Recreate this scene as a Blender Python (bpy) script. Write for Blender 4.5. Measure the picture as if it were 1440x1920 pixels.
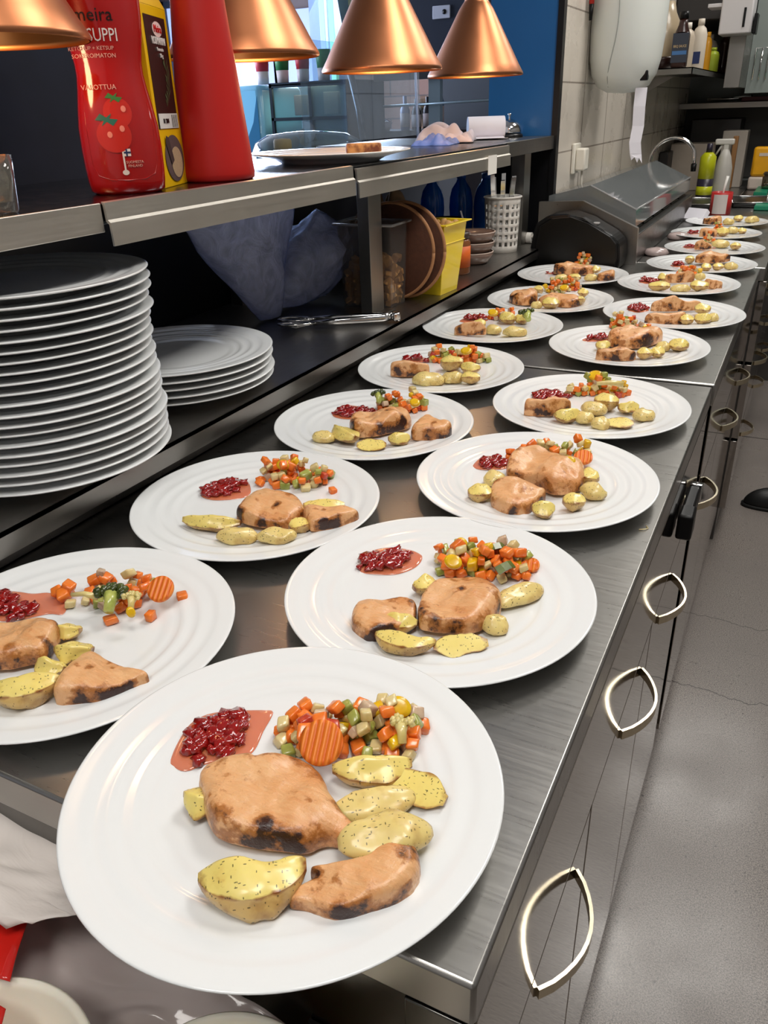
import bpy, bmesh, math, random
from mathutils import Vector, Matrix, noise
C = bpy.context.scene.collection
PI = math.pi
for o in list(bpy.data.objects): bpy.data.objects.remove(o)

# ---------------------------------------------------------------- camera
cam = bpy.data.cameras.new('camera'); camo = bpy.data.objects.new('camera', cam); C.objects.link(camo)
cam.sensor_fit = 'VERTICAL'; cam.sensor_height = 36; cam.lens = 36*1475.18/1920
cam.clip_start = .02; cam.clip_end = 60
yaw, pitch, roll = math.radians(-27.416), math.radians(-26.981), math.radians(-2.008)
fw = Vector((math.sin(yaw)*math.cos(pitch), math.cos(yaw)*math.cos(pitch), math.sin(pitch)))
rt = Vector((math.cos(yaw), -math.sin(yaw), 0)); up = rt.cross(fw)
r2 = math.cos(roll)*rt + math.sin(roll)*up; u2 = -math.sin(roll)*rt + math.cos(roll)*up
M = Matrix((r2, u2, -fw)).transposed().to_4x4(); M.translation = (0, 0, 1.3368); camo.matrix_world = M
bpy.context.scene.camera = camo
sc = bpy.context.scene
sc.view_settings.view_transform = 'Standard'; sc.view_settings.look = 'None'
sc.view_settings.gamma = 1; sc.view_settings.use_curve_mapping = False
sc.view_settings.exposure = -0.06

# ---------------------------------------------------------------- world and lights
w = bpy.data.worlds.new('world'); sc.world = w; w.use_nodes = True
w.node_tree.nodes['Background'].inputs[0].default_value = (.55, .68, .95, 1)
w.node_tree.nodes['Background'].inputs[1].default_value = .6
def area(name, loc, size, power, col=(1, .95, .88), target=None, sy=None):
    l = bpy.data.lights.new(name, 'AREA'); l.energy = power; l.color = col; l.size = size
    if sy: l.shape = 'RECTANGLE'; l.size_y = sy
    o = bpy.data.objects.new(name, l); o.location = loc; C.objects.link(o)
    if target: o.rotation_euler = (Vector(target)-Vector(loc)).to_track_quat('-Z', 'Y').to_euler()
    return o
LAMPS = [(.22, .10), (.22, 1.50), (.16, 2.90), (.10, 4.35)]
POW = [11, 15, 16, 12]
for (x, y), p in zip(LAMPS, POW):
    area('ceiling_light_lamp', (x, y, 2.66), .55, p, (1, .975, .935), sy=.55)
area('ceiling_light_lamp', (-.35, -.75, 2.66), .6, 10, (1, .975, .94), sy=.6)
# daylight through the dining-room windows
area('window_daylight', (-5.3, 4.0, 1.7), 2.6, 230, (.66, .76, 1), (-2.5, 4.2, 1.2), sy=1.8)
area('window_daylight', (-3.6, 6.3, 1.9), 1.6, 90, (.68, .78, 1), (-2.6, 4, 1.1), sy=1.0)

# ---------------------------------------------------------------- node helpers
def lin(c):
    if isinstance(c, str): c = [int(c[i:i+2], 16)/255 for i in (0, 2, 4)]
    return tuple([x/12.92 if x <= .04045 else ((x+.055)/1.055)**2.4 for x in c]+[1])
MATS = {}
class N:
    def __init__(s, name):
        s.m = bpy.data.materials.new(name); s.m.use_nodes = True; s.t = s.m.node_tree; s.n = s.t.nodes
        s.p = s.n['Principled BSDF']; s.tc = s.n.new('ShaderNodeTexCoord')
    def set(s, **k):
        for a, b in k.items():
            i = s.p.inputs[a.replace('_', ' ')]
            if hasattr(b, 'is_output'): s.t.links.new(b, i)
            else: i.default_value = b
    def add(s, t, ins=None, **k):
        x = s.n.new('ShaderNode'+t)
        for a, b in k.items(): setattr(x, a, b)
        for a, b in (ins or {}).items():
            if hasattr(b, 'is_output'): s.t.links.new(b, x.inputs[a])
            else: x.inputs[a].default_value = b
        return x
    def vec(s, sc=(1, 1, 1), gen='Object', rot=(0, 0, 0)):
        return s.add('Mapping', {'Vector': s.tc.outputs[gen], 'Scale': sc, 'Rotation': rot}).outputs[0]
    def noise(s, scale, detail=3, v=None, rough=.5, dist=0):
        return s.add('TexNoise', {'Vector': v or s.vec(), 'Scale': scale, 'Detail': detail, 'Roughness': rough, 'Distortion': dist}).outputs[0]
    def ramp(s, f, *st):
        r = s.add('ValToRGB', {0: f}); e = r.color_ramp.elements
        while len(e) < len(st): e.new(.5)
        for q, (p, c) in zip(e, st):
            q.position = p; q.color = c if len(c) == 4 else (*c, 1)
        return r.outputs[0]
    def g(s, f, a, b, lo=0, hi=1):
        r = s.add('MapRange', {0: f, 1: a, 2: b, 3: lo, 4: hi}); return r.outputs[0]
    def mix(s, f, a, b, mode='MIX'):
        x = s.add('Mix', data_type='RGBA', blend_type=mode)
        for i, v in ((0, f), (6, a), (7, b)):
            if hasattr(v, 'is_output'): s.t.links.new(v, x.inputs[i])
            else: x.inputs[i].default_value = v
        return x.outputs[2]
    def math(s, op, a, b=0, c=0):
        x = s.add('Math', operation=op)
        for i, v in enumerate((a, b, c)):
            if hasattr(v, 'is_output'): s.t.links.new(v, x.inputs[i])
            else: x.inputs[i].default_value = v
        return x.outputs[0]
    def skin(s, f0=.04):
        lw = s.add('LayerWeight', {'Blend': .5}).outputs['Facing']; return s.math('ADD', s.math('MULTIPLY', s.math('POWER', lw, 4.5), .8), f0)
    def bump(s, h, st=.2, d=.001):
        s.set(Normal=s.add('Bump', {'Height': h, 'Strength': st, 'Distance': d}).outputs[0])
def mat(name, col, rough=.5, metal=0, var=0, vs=30, bump=0, bs=80, coat=0, trans=0, sss=0, ior=1.45, emit=0, stretch=(1, 1, 1), alpha=1):
    if name in MATS: return MATS[name]
    k = N(name); c = lin(col); k.set(Base_Color=c, Roughness=rough, Metallic=metal, Coat_Weight=coat, Transmission_Weight=trans, Subsurface_Weight=sss, IOR=ior, Alpha=alpha)
    if sss: k.set(Subsurface_Radius=(.006, .003, .0015), Subsurface_Scale=1.0)
    if emit: k.set(Emission_Color=c, Emission_Strength=emit)
    if var:
        n = k.noise(vs, 4, k.vec(stretch)); k.set(Base_Color=k.mix(n, (*[x*(1-var) for x in c[:3]], 1), (*[min(1, x*(1+var)) for x in c[:3]], 1)))
    if bump: k.bump(k.noise(bs, 4, k.vec(stretch)), bump, .002)
    MATS[name] = k.m; return k.m
def clear(name, tint, op=.12, rough=.05, gloss=.9):
    """thin clear plastic or glass: mostly see-through with a glossy fresnel skin"""
    if name in MATS: return MATS[name]
    k = N(name); t = k.add('BsdfTransparent', {'Color': lin(tint)}); gl = k.add('BsdfGlossy', {'Color': (gloss, gloss, gloss, 1), 'Roughness': rough})
    df = k.add('BsdfDiffuse', {'Color': lin(tint)}); fr = k.skin()
    a = k.add('MixShader', {0: op, 1: t.outputs[0], 2: df.outputs[0]}); b = k.add('MixShader', {0: fr, 1: a.outputs[0], 2: gl.outputs[0]})
    k.t.links.new(b.outputs[0], k.n['Material Output'].inputs[0]); MATS[name] = k.m; return k.m

def steel(name, base, rough, brush=(6, 160, 6), b=.12, spots=.15):
    k = N(name); v = k.vec(brush); n = k.noise(1, 5, v, .65); n2 = k.noise(5, 4); n3 = k.noise(34, 5, None, .7, 1.5)
    c = lin(base); k.set(Metallic=1, Base_Color=k.mix(k.g(n2, .3, .7), (*[x*.92 for x in c[:3]], 1), (*[min(1, x*1.05) for x in c[:3]], 1)))
    r = k.math('ADD', k.g(n, .3, .7, rough-.035, rough+.035), k.g(n3, .35, .75, -.02, spots*.35)); k.set(Roughness=r)
    k.bump(n, b, .0005); MATS[name] = k.m; return k.m
STEEL = steel('worktop_steel', 'a3a19d', .31, (9, 260, 9), .035, .03)
STEEL2 = steel('shelf_steel', '8f8c88', .32, (160, 5, 160), .1)
FACE = mat('cabinet_steel', 'a39c95', .055, 1)
ALU = steel('rail_aluminium', 'd6d1c8', .42, (300, 4, 300), .05, .05)
BRASSY = steel('handle_steel', 'd8cdb4', .24, (40, 40, 40), .03, .1)
CHROME = mat('chrome', 'd8d8d8', .07, 1)
DARKSTEEL = steel('dark_steel', '6a6866', .3, (5, 90, 5), .05)

k = N('porcelain'); nn = k.noise(14, 2)
k.set(Base_Color=lin('e6e8e8'), Roughness=k.g(nn, .3, .7, .1, .2), Coat_Weight=.2, Coat_Roughness=.1, Specular_IOR_Level=.5); PORC = k.m

k = N('floor_terrazzo'); v = k.vec((1, 1, 1)); n1 = k.noise(420, 2); n2 = k.noise(3.2, 4); n3 = k.noise(140, 3)
base = k.mix(k.g(n1, .36, .64), lin('4f4946'), lin('9a918a')); base = k.mix(k.g(n3, .62, .72), base, lin('3e3936'))
base = k.mix(k.math('MULTIPLY', k.g(n2, .35, .7), .5), base, lin('69625e'))
xyz = k.add('SeparateXYZ', {0: k.tc.outputs['Object']}); wob = k.add('TexNoise', {'Vector': k.vec((3, 0, 0)), 'Scale': 2.0, 'Detail': 5}).outputs[0]
for y0, wd in ((1.76, .0016), (2.10, .0012)):
    d = k.math('ABSOLUTE', k.math('SUBTRACT', xyz.outputs[1], k.math('ADD', k.math('MULTIPLY', wob, .22), y0-.11)))
    base = k.mix(k.math('LESS_THAN', d, wd), base, lin('35302c'))
d = k.math('ABSOLUTE', k.math('SUBTRACT', xyz.outputs[1], 3.62)); base = k.mix(k.math('LESS_THAN', d, .004), base, lin('2b2826'))
k.set(Base_Color=base, Roughness=k.g(n2, .3, .7, .20, .38)); k.bump(n3, .15, .0006); FLOOR = k.m

k = N('wall_tiles'); xyz = k.add('SeparateXYZ', {0: k.tc.outputs['Object']})
def tl(o, s, off):
    f = k.math('FRACT', k.math('DIVIDE', k.math('ADD', o, off), s)); return k.math('MAXIMUM', k.math('LESS_THAN', f, .012), k.math('GREATER_THAN', f, .988))
gz = tl(xyz.outputs[2], .2, .0); gy = tl(k.math('ADD', xyz.outputs[1], xyz.outputs[0]), .36, .25)
gr = k.math('MAXIMUM', gz, gy); nz = k.noise(6, 4)
k.set(Base_Color=k.mix(gr, k.mix(k.g(nz, .3, .7), lin('cfc6b9'), lin('d9d0c4')), lin('8d8278')), Roughness=k.g(nz, .3, .7, .2, .4)); k.bump(k.math('SUBTRACT', 1, gr), .3, .0015); TILE = k.m

# ---------------------------------------------------------------- mesh helpers
class MB:
    def __init__(s): s.bm = bmesh.new(); s.mi = 0
    def _fin(s, verts, M):
        if M is not None: bmesh.ops.transform(s.bm, matrix=M, verts=verts)
    def add(s, vs, fs, M=None, smooth=True):
        V = [s.bm.verts.new(v) for v in vs]; F = []
        for f in fs:
            try: q = s.bm.faces.new([V[i] for i in f]); q.smooth = smooth; q.material_index = s.mi; F.append(q)
            except ValueError: pass
        s._fin(V, M); return V, F
    def box(s, x0, x1, y0, y1, z0, z1, bev=0, M=None, seg=2):
        V = [s.bm.verts.new(p) for p in ((x0,y0,z0),(x1,y0,z0),(x1,y1,z0),(x0,y1,z0),(x0,y0,z1),(x1,y0,z1),(x1,y1,z1),(x0,y1,z1))]
        F = [s.bm.faces.new([V[i] for i in f]) for f in ((3,2,1,0),(4,5,6,7),(0,1,5,4),(1,2,6,5),(2,3,7,6),(3,0,4,7))]
        for f in F: f.material_index = s.mi
        if bev:
            E = list({e for f in F for e in f.edges}); r = bmesh.ops.bevel(s.bm, geom=E, offset=bev, segments=seg, profile=.5, affect='EDGES')
            V = list({v for f in r['faces'] for v in f.verts} | {v for v in V if v.is_valid})
            for f in r['faces']: f.smooth = True; f.material_index = s.mi
        s._fin([v for v in V if v.is_valid], M); return V
    def cbox(s, c, d, bev=0, M=None): return s.box(c[0]-d[0]/2, c[0]+d[0]/2, c[1]-d[1]/2, c[1]+d[1]/2, c[2]-d[2]/2, c[2]+d[2]/2, bev, M)
    def lathe(s, prof, seg=48, M=None, smooth=True, sx=1, sy=1):
        vs = []; idx = []
        for r, z in prof:
            if r < 1e-6: idx.append([len(vs)]); vs.append((0, 0, z))
            else:
                idx.append(list(range(len(vs), len(vs)+seg)))
                vs += [(r*sx*math.cos(2*PI*i/seg), r*sy*math.sin(2*PI*i/seg), z) for i in range(seg)]
        fs = []
        for a, b in zip(idx, idx[1:]):
            for i in range(seg):
                j = (i+1) % seg
                if len(a) == 1 and len(b) == 1: break
                if len(a) == 1: fs.append((a[0], b[j], b[i]))
                elif len(b) == 1: fs.append((a[i], a[j], b[0]))
                else: fs.append((a[i], a[j], b[j], b[i]))
        return s.add(vs, fs, M, smooth)
    def tube(s, pts, r, seg=10, M=None, cap=True, flat=1):
        P = [Vector(p) for p in pts]; R = r if isinstance(r, (list, tuple)) else [r]*len(P)
        vs = []; up0 = Vector((0, 0, 1))
        for i, p in enumerate(P):
            t = (P[min(i+1, len(P)-1)]-P[max(i-1, 0)]).normalized()
            a = t.cross(up0)
            if a.length < 1e-3: a = t.cross(Vector((0, 1, 0)))
            a.normalize(); b = t.cross(a); up0 = -b if abs(t.dot(-b)) < .99 else up0
            for j in range(seg):
                q = 2*PI*j/seg; vs.append(p+a*math.cos(q)*R[i]+b*math.sin(q)*R[i]*flat)
        fs = [(i*seg+j, i*seg+(j+1) % seg, (i+1)*seg+(j+1) % seg, (i+1)*seg+j) for i in range(len(P)-1) for j in range(seg)]
        if cap: fs += [tuple(range(seg-1, -1, -1)), tuple((len(P)-1)*seg+j for j in range(seg))]
        V, F = s.add(vs, fs, M)
        if cap and seg >= 16:
            for f in F[-2:]:
                f.smooth = False
                for e in f.edges: e.smooth = False
        return V, F
    def ribbon(s, pts, wdir, w, th):
        """flat strap swept along pts, width w along wdir, thickness th"""
        P = [Vector(p) for p in pts]; W = Vector(wdir).normalized(); vs = []
        for i, p in enumerate(P):
            t = (P[min(i+1, len(P)-1)]-P[max(i-1, 0)]).normalized(); n = t.cross(W).normalized()
            vs += [p+W*w/2+n*th/2, p-W*w/2+n*th/2, p-W*w/2-n*th/2, p+W*w/2-n*th/2]
        fs = [(i*4+j, i*4+(j+1) % 4, i*4+4+(j+1) % 4, i*4+4+j) for i in range(len(P)-1) for j in range(4)]
        fs += [(3, 2, 1, 0), tuple((len(P)-1)*4+j for j in range(4))]
        return s.add(vs, fs, None, False)
    def prism(s, poly, z0, z1, M=None, bev=0):
        n = len(poly); vs = [(x, y, z0) for x, y in poly]+[(x, y, z1) for x, y in poly]
        fs = [tuple(range(n-1, -1, -1)), tuple(range(n, 2*n))]+[(i, (i+1) % n, n+(i+1) % n, n+i) for i in range(n)]
        V, F = s.add(vs, fs, None, False)
        if bev:
            E = list({e for f in F for e in f.edges}); r = bmesh.ops.bevel(s.bm, geom=E, offset=bev, segments=2, profile=.5, affect='EDGES')
            V = list({v for f in r['faces'] for v in f.verts} | {v for v in V if v.is_valid})
        s._fin([v for v in V if v.is_valid], M); return V
    def ico(s, c, r, sub=2, sc=(1, 1, 1), M=None, jit=0, seed=0):
        q = bmesh.ops.create_icosphere(s.bm, subdivisions=sub, radius=1); V = q['verts']
        for v in V:
            if jit: v.co *= 1+jit*noise.noise(v.co*1.7+Vector((seed*3.1, seed, 0)))
            v.co = Vector((v.co.x*r*sc[0], v.co.y*r*sc[1], v.co.z*r*sc[2]))
        for f in {f for v in V for f in v.link_faces}: f.smooth = True; f.material_index = s.mi
        bmesh.ops.transform(s.bm, matrix=Matrix.Translation(c) @ (M or Matrix()), verts=V); return V
    def obj(s, name, mats, parent=None, loc=None, rz=0, recalc=True, **tags):
        if recalc: bmesh.ops.recalc_face_normals(s.bm, faces=s.bm.faces)
        me = bpy.data.meshes.new(name); s.bm.to_mesh(me); s.bm.free()
        for m in (mats if isinstance(mats, (list, tuple)) else [mats]): me.materials.append(m)
        o = bpy.data.objects.new(name, me); C.objects.link(o)
        if parent: o.parent = parent
        if loc: o.location = loc
        if rz: o.rotation_euler = (0, 0, rz)
        for a, b in tags.items():
            if b: o[a] = b
        return o
def thing(name, label, cat, loc=(0, 0, 0), rz=0, group=None):
    o = bpy.data.objects.new(name, None); C.objects.link(o); o.empty_display_size = .02
    o.location = loc; o.rotation_euler = (0, 0, rz); o['label'] = label; o['category'] = cat
    if group: o['group'] = group
    return o
def tag(o, label, cat, group=None, kind=None):
    o['label'] = label; o['category'] = cat
    if group: o['group'] = group
    if kind: o['kind'] = kind
    return o
def dup(root, loc=None, rz=None, label=None, group=None):
    def cp(o, par):
        c = o.copy(); C.objects.link(c); c.parent = par
        for h in o.children: cp(h, c)
        return c
    r = cp(root, None)
    if loc is not None: r.location = loc
    if rz is not None: r.rotation_euler = (0, 0, rz)
    if label: r['label'] = label
    if group: r['group'] = group
    return r
def S(o): o['kind'] = 'structure'; return o
def text(body, size, font_m, parent, name='lettering', M=None, fn=None, ext=.0004, align='CENTER', sx=1):
    cu = bpy.data.curves.new(name, 'FONT'); cu.body = body; cu.size = size; cu.extrude = ext; cu.align_x = align; cu.align_y = 'CENTER'; cu.resolution_u = 2
    t = bpy.data.objects.new('tmp', cu); C.objects.link(t); bpy.context.view_layer.update()
    me = bpy.data.meshes.new_from_object(t.evaluated_get(bpy.context.evaluated_depsgraph_get())); bpy.data.objects.remove(t)
    for v in me.vertices:
        v.co.x *= sx
        if fn: v.co = fn(v.co)
    if M: me.transform(M)
    me.materials.clear(); me.materials.append(font_m)
    o = bpy.data.objects.new(name, me); C.objects.link(o); o.parent = parent; return o
def T(*a): return Matrix.Translation(a)
def RX(a): return Matrix.Rotation(math.radians(a), 4, 'X')
def RY(a): return Matrix.Rotation(math.radians(a), 4, 'Y')
def RZ(a): return Matrix.Rotation(math.radians(a), 4, 'Z')
NUM = ['topmost', 'second', 'third', 'fourth', 'fifth', 'sixth', 'seventh', 'eighth', 'ninth', 'tenth', 'eleventh', 'twelfth', 'thirteenth', 'fourteenth', 'fifteenth', 'sixteenth', 'seventeenth', 'eighteenth', 'nineteenth', 'twentieth']
# ================================================================ setting
XF = -.087      # front face of the counter run
def slab(name, x0, x1, y0, y1, z0, z1, m, kind='structure', bev=0):
    b = MB(); b.box(x0, x1, y0, y1, z0, z1, bev); o = b.obj(name, m); o['kind'] = kind; return o
PAINT = mat('wall_paint', 'b9b5ae', .7, var=.05, vs=3)
DKPAINT = mat('dark_paint', '26282c', .6, var=.1, vs=4)
slab('floor', -5.6, 1.5, -1.7, 6.9, -.05, 0, FLOOR)
slab('ceiling', -5.6, 1.5, -1.7, 6.9, 2.7, 2.75, mat('ceiling_paint', 'c9c7c2', .8))
slab('wall_right', 1.4, 1.5, -1.7, 6.9, 0, 2.7, mat('right_wall', '85817b', .5, var=.1))
slab('wall_back', -5.6, 1.4, -1.75, -1.65, 0, 2.7, PAINT)
slab('wall_kitchen_end', -.86, 1.4, 5.55, 5.65, 0, 2.7, mat('end_wall', '6f7370', .5, var=.08))
o = slab('wall_tiled', -.86, -.74, 2.72, 5.55, 0, 2.7, TILE)
k = N('blue_gloss_paint'); k.set(Base_Color=k.mix(k.noise(3, 3), lin('1f5f9a'), lin('2a6fae')), Roughness=.28); BLUE = k.m
slab('trim_1', -.97, -.757, 2.700, 2.72, 1.25, 2.7, BLUE)
slab('trim_6', -.97, -.757, 2.700, 2.72, 0, 1.25, mat('black_edge', '0c0c0f', .4))
slab('trim_2', -.757, -.739, 2.692, 2.722, 0, 2.7, mat('black_edge', '15151a', .4))
# dining side
slab('wall_dining_end', -5.6, -.97, 6.5, 6.6, 0, 2.7, mat('dining_wall', '6d5f5b', .8, var=.1, vs=2))
slab('wall_dining_left', -5.6, -5.5, -1.7, 6.5, 0, 2.7, mat('dining_left', '8791a0', .8))
k = N('rose_bricks'); br = k.add('TexBrick', {'Vector': k.vec((1, 1, 1), rot=(PI/2, 0, 0)), 'Color1': lin('a5806f'), 'Color2': lin('9a7566'), 'Mortar': lin('75625d'), 'Scale': 1.0, 'Mortar Size': .006, 'Brick Width': .9, 'Row Height': .16}); k.set(Base_Color=br.outputs[0], Roughness=.8); BRICK = k.m
slab('trim_3', -3.55, -2.35, 6.44, 6.5, 0, 2.7, BRICK)
slab('trim_4', -3.72, -3.50, 6.2, 6.44, 0, 2.7, mat('grey_column', '7d8ea2', .6, var=.05))
def window(n, x0, x1, z0, z1, y):
    b = MB(); 
    for a in ((x0, x1, z0, z0+.05), (x0, x1, z1-.05, z1), (x0, x0+.05, z0, z1), (x1-.05, x1, z0, z1), ((x0+x1)/2-.025, (x0+x1)/2+.025, z0, z1)): b.box(a[0], a[1], y-.05, y, a[2], a[3])
    o = b.obj('window_%d' % n, mat('window_frame', '394049', .5)); o['kind'] = 'structure'
    b = MB(); b.box(x0, x1, y-.012, y-.006, z0, z1); b.obj('pane', mat('daylight_pane', 'a9bdf2', .3, emit=1.0), o)
window(1, -5.4, -4.2, 1.0, 2.25, 6.5)
# left window wall
b = MB()
for y in (2.6, 3.6, 4.6, 5.6): b.box(-5.5, -5.44, y-.03, y+.03, .9, 2.3)
b.box(-5.5, -5.44, 2.6, 5.6, .88, .94); b.box(-5.5, -5.44, 2.6, 5.6, 2.26, 2.32)
o = S(b.obj('window_2', MATS['window_frame'])); b = MB(); b.box(-5.495, -5.488, 2.6, 5.6, .9, 2.3); b.obj('pane', mat('daylight_pane', 'a9ccf2'), o)

# ceiling lamps (out of frame, the room's light)
fix = thing('ceiling_light', 'square recessed ceiling light over the aisle, nearest of the four in line', 'ceiling light', (LAMPS[0][0], LAMPS[0][1], 2.7), group='ceiling lights over the aisle')
b = MB()
for q in ((-.33, .33, -.33, -.30), (-.33, .33, .30, .33), (-.33, -.30, -.3, .3), (.30, .33, -.3, .3)): b.box(*q, -.03, -.001)
b.obj('frame', mat('lamp_frame', 'dddddd', .5), fix)
b = MB(); b.box(-.30, .30, -.30, .30, -.016, -.010); b.obj('diffuser', mat('lamp_diffuser', 'fff9f0', .5, emit=3.5), fix)
for i, (x, y) in enumerate(LAMPS[1:]): dup(fix, (x, y, 2.7), label='square recessed ceiling light over the aisle, %s from the near end' % ['second', 'third', 'farthest'][i])
dup(fix, (-.35, -.75, 2.7), label='square recessed ceiling light above the near end of the room')

# ================================================================ worktops
def worktop(y0, y1, x1, label, x0=-1.14):
    b = MB(); b.box(x0, x1, y0, y1, .862, .9, .003)
    return tag(b.obj('worktop', STEEL), label, 'worktop')
worktop(.258, 1.402, XF, 'nearest brushed steel worktop carrying the nearest plates')
worktop(1.416, 2.572, -.084, 'middle brushed steel worktop beyond the first seam')
worktop(2.58, 4.35, -.07, 'farthest steel worktop behind the second seam, below the tiled wall', -.738)
worktop(4.354, 5.545, -.305, 'short steel worktop in the far corner beside the sink bottles', -.738)
# dark panel behind the pass, below the upper shelf
slab('trim_5', -1.16, -1.145, .0, 2.7, 0, 1.2, mat('black_panel', '0b0b0e', .5))

# ================================================================ base cabinets with strap handles
def handle(parent, y, z, L=.132, out=.028):
    n = 11; pts = []
    for i in range(n+1):
        t = i/n; a = math.sin(PI*t)**.8
        pts.append((.0012+out*a, (t-.5)*L, 0))
    b = MB(); b.ribbon(pts, (0, 0, 1), .013, .0034)
    return b.obj('handle', BRASSY, parent, (parent_x(parent), y, z))
def parent_x(p): return 0
def cabinet(label, y0, y1, x, doors, zb=.10, drawers=(), top=True):
    c = thing('base_cabinet', label, 'cabinet', (x, y0, 0)); L = y1-y0
    b = MB(); b.box(-.60, -.024, .004, L-.004, zb, .858); b.box(-.58, -.06, .02, L-.02, 0.0, zb)
    b.obj('body', DARKSTEEL, c)
    if top:
        b = MB(); b.box(-.022, 0, .001, L-.001, .698, .861, .001); b.obj('apron_panel', FACE, c)
    for a, d, hy in doors:
        b = MB(); b.box(-.022, 0, a-y0+.002, d-y0-.002, zb, .6945, .001); dr = b.obj('door', FACE, c)
        handle(dr, hy-y0, .657)
    for a, d, z0, z1, hy in drawers:
        b = MB(); b.box(-.022, 0, a-y0+.002, d-y0-.002, z0, z1, .001); dr = b.obj('drawer', FACE, c)
        handle(dr, hy-y0, z1-.06)
    return c
c = cabinet('nearest steel base cabinet with three doors and bow handles under the first worktop', .262, 1.385, XF, [(.262, .605, .487), (.608, .955, .833), (.958, 1.383, 1.095)])
b = MB(); b.box(-.60, -.002, -.0, .001, .1, .86); b.box(-.045, -.003, -.004, .0, .0, .86, .001); b.obj('end_panel', steel('end_steel', '5f5e5b', .22, (90, 5, 5), .02), c)
b = MB(); b.box(-.12, -.105, -.003, -.001, .1, .78); b.obj('end_slot', mat('black_slot', '080808', .7), c)
c = cabinet('middle steel base cabinet with drawers and doors below the first worktop seam', 1.42, 2.56, -.084, [(1.42, 1.78, 1.5), (1.78, 2.16, 1.94), (2.16, 2.56, 2.3)], zb=.12)
# lower protruding drawer unit and far fridge drawers
c = thing('drawer_unit', 'protruding far steel drawer unit with stacked bow handles beside the aisle', 'cabinet', (-.062, 2.585, 0))
b = MB(); b.box(-.5, -.02, .0, 1.7, .0, .858); b.obj('body', DARKSTEEL, c)
for j in range(3):
    for i, (z0, z1) in enumerate(((.62, .86), (.37, .61), (.12, .36))):
        b = MB(); b.box(-.02, 0, j*.56+.004, j*.56+.552, z0, z1, .001); d = b.obj('drawer', FACE, c); handle(d, j*.56+.28, z1-.05, .14, .035)
# socket pair with hanging plug on the apron
s = thing('power_plug', 'black power plug hanging on the cabinet front below the right plate row', 'plug', (XF+.002, 1.15, .79))
b = MB(); b.box(0, .022, -.075, -.035, -.02, .02, .004); b.box(0, .018, -.03, .05, -.014, .014, .004); b.obj('plug_body', mat('black_plastic', '0c0c0d', .35), s)
b = MB(); b.box(.001, .02, .05, .062, -.016, .016, .002); b.obj('metal_collar', CHROME, s)

# ================================================================ ledge (lower shelf behind the plates)
ZL, XL = .955, -.692
b = MB(); b.box(-1.14, XL, .05, 2.56, ZL-.004, ZL); b.box(XL-.004, XL, .05, 2.56, ZL-.027, ZL); b.box(XL-.018, XL-.004, .05, 2.56, ZL-.027, ZL-.023)
for y in (.2, 1.0, 1.8, 2.5): b.box(-1.12, -.90, y, y+.03, .9005, ZL-.004)
tag(b.obj('ledge_shelf', STEEL2), 'low brushed steel ledge holding the plate stacks behind the served plates', 'shelf')
b = MB(); b.box(-.735, -.722, .262, 2.5, .9005, .912, .002); tag(b.obj('drip_rail', DARKSTEEL), 'thin dark steel strip on the worktop under the ledge', 'rail')

# ================================================================ upper pass shelf
ZU, XU = 1.255, -.70
p = thing('pass_shelf', 'upper stainless pass shelf on posts under the copper heat lamps', 'shelf', (0, 0, 0))
PASS = steel('pass_steel', '5f6368', .2, (160, 5, 160), .03)
b = MB(); b.box(-1.06, XU-.002, -.1, 2.10, ZU-.022, ZU, .001); b.obj('shelf_board', PASS, p)
b = MB(); b.box(XU-.003, XU, -.1, .693, ZU-.030, ZU+.001, .001); b.obj('front_lip', ALU, p)
def rail(y0, y1, dz=0):
    b = MB(); prof = [(XU-.001, ZU+.002+dz), (XU+.004, ZU+.001+dz), (XU+.0045, ZU-.017+dz), (XU+.008, ZU-.020+dz), (XU+.0085, ZU-.045+dz), (XU+.006, ZU-.045+dz), (XU+.0055, ZU-.022+dz), (XU+.0015, ZU-.019+dz), (XU+.0005, ZU-.002+dz)]
    n = len(prof); vs = [(x, y0, z) for x, z in prof]+[(x, y1, z) for x, z in prof]
    b.add(vs, [tuple(range(n)), tuple(range(2*n-1, n-1, -1))]+[(i, (i+1) % n, n+(i+1) % n, n+i) for i in range(n)], None, False)
    b.obj('ticket_rail', ALU, p)
rail(.695, 1.272); rail(1.285, 2.10, -.006)
POST = mat('post_steel', '94918c', .3, 1)
for y in (.10, 1.462, ):
    b = MB(); b.box(-.795, -.769, y, y+.055, ZL, ZU-.022, .001); b.box(-.81, -.75, y-.012, y+.07, ZL, ZL+.004, .001); b.obj('post', POST, p)
for y in (.10, 1.462): b = MB(); b.box(-1.13, -1.10, y, y+.04, ZL, ZU-.022); b.obj('post', POST, p)
b = MB(); b.box(-.691, -.690, 1.93, 1.99, ZU-.062, ZU-.02); b.obj('paper_tag', mat('paper', 'e4e0d8', .8), p)
# bell slab that carries on to the blue wall
p2 = thing('side_slab', 'short steel shelf with the service bell beside the blue wall end', 'shelf', (0, 0, 0))
b = MB(); b.box(-1.3, -.745, 2.16, 2.69, 1.214, 1.252, .002); b.obj('slab_board', STEEL2, p2)
b = MB(); b.box(-.80, -.76, 2.44, 2.50, ZL, 1.214); b.obj('post', POST, p2)

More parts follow.
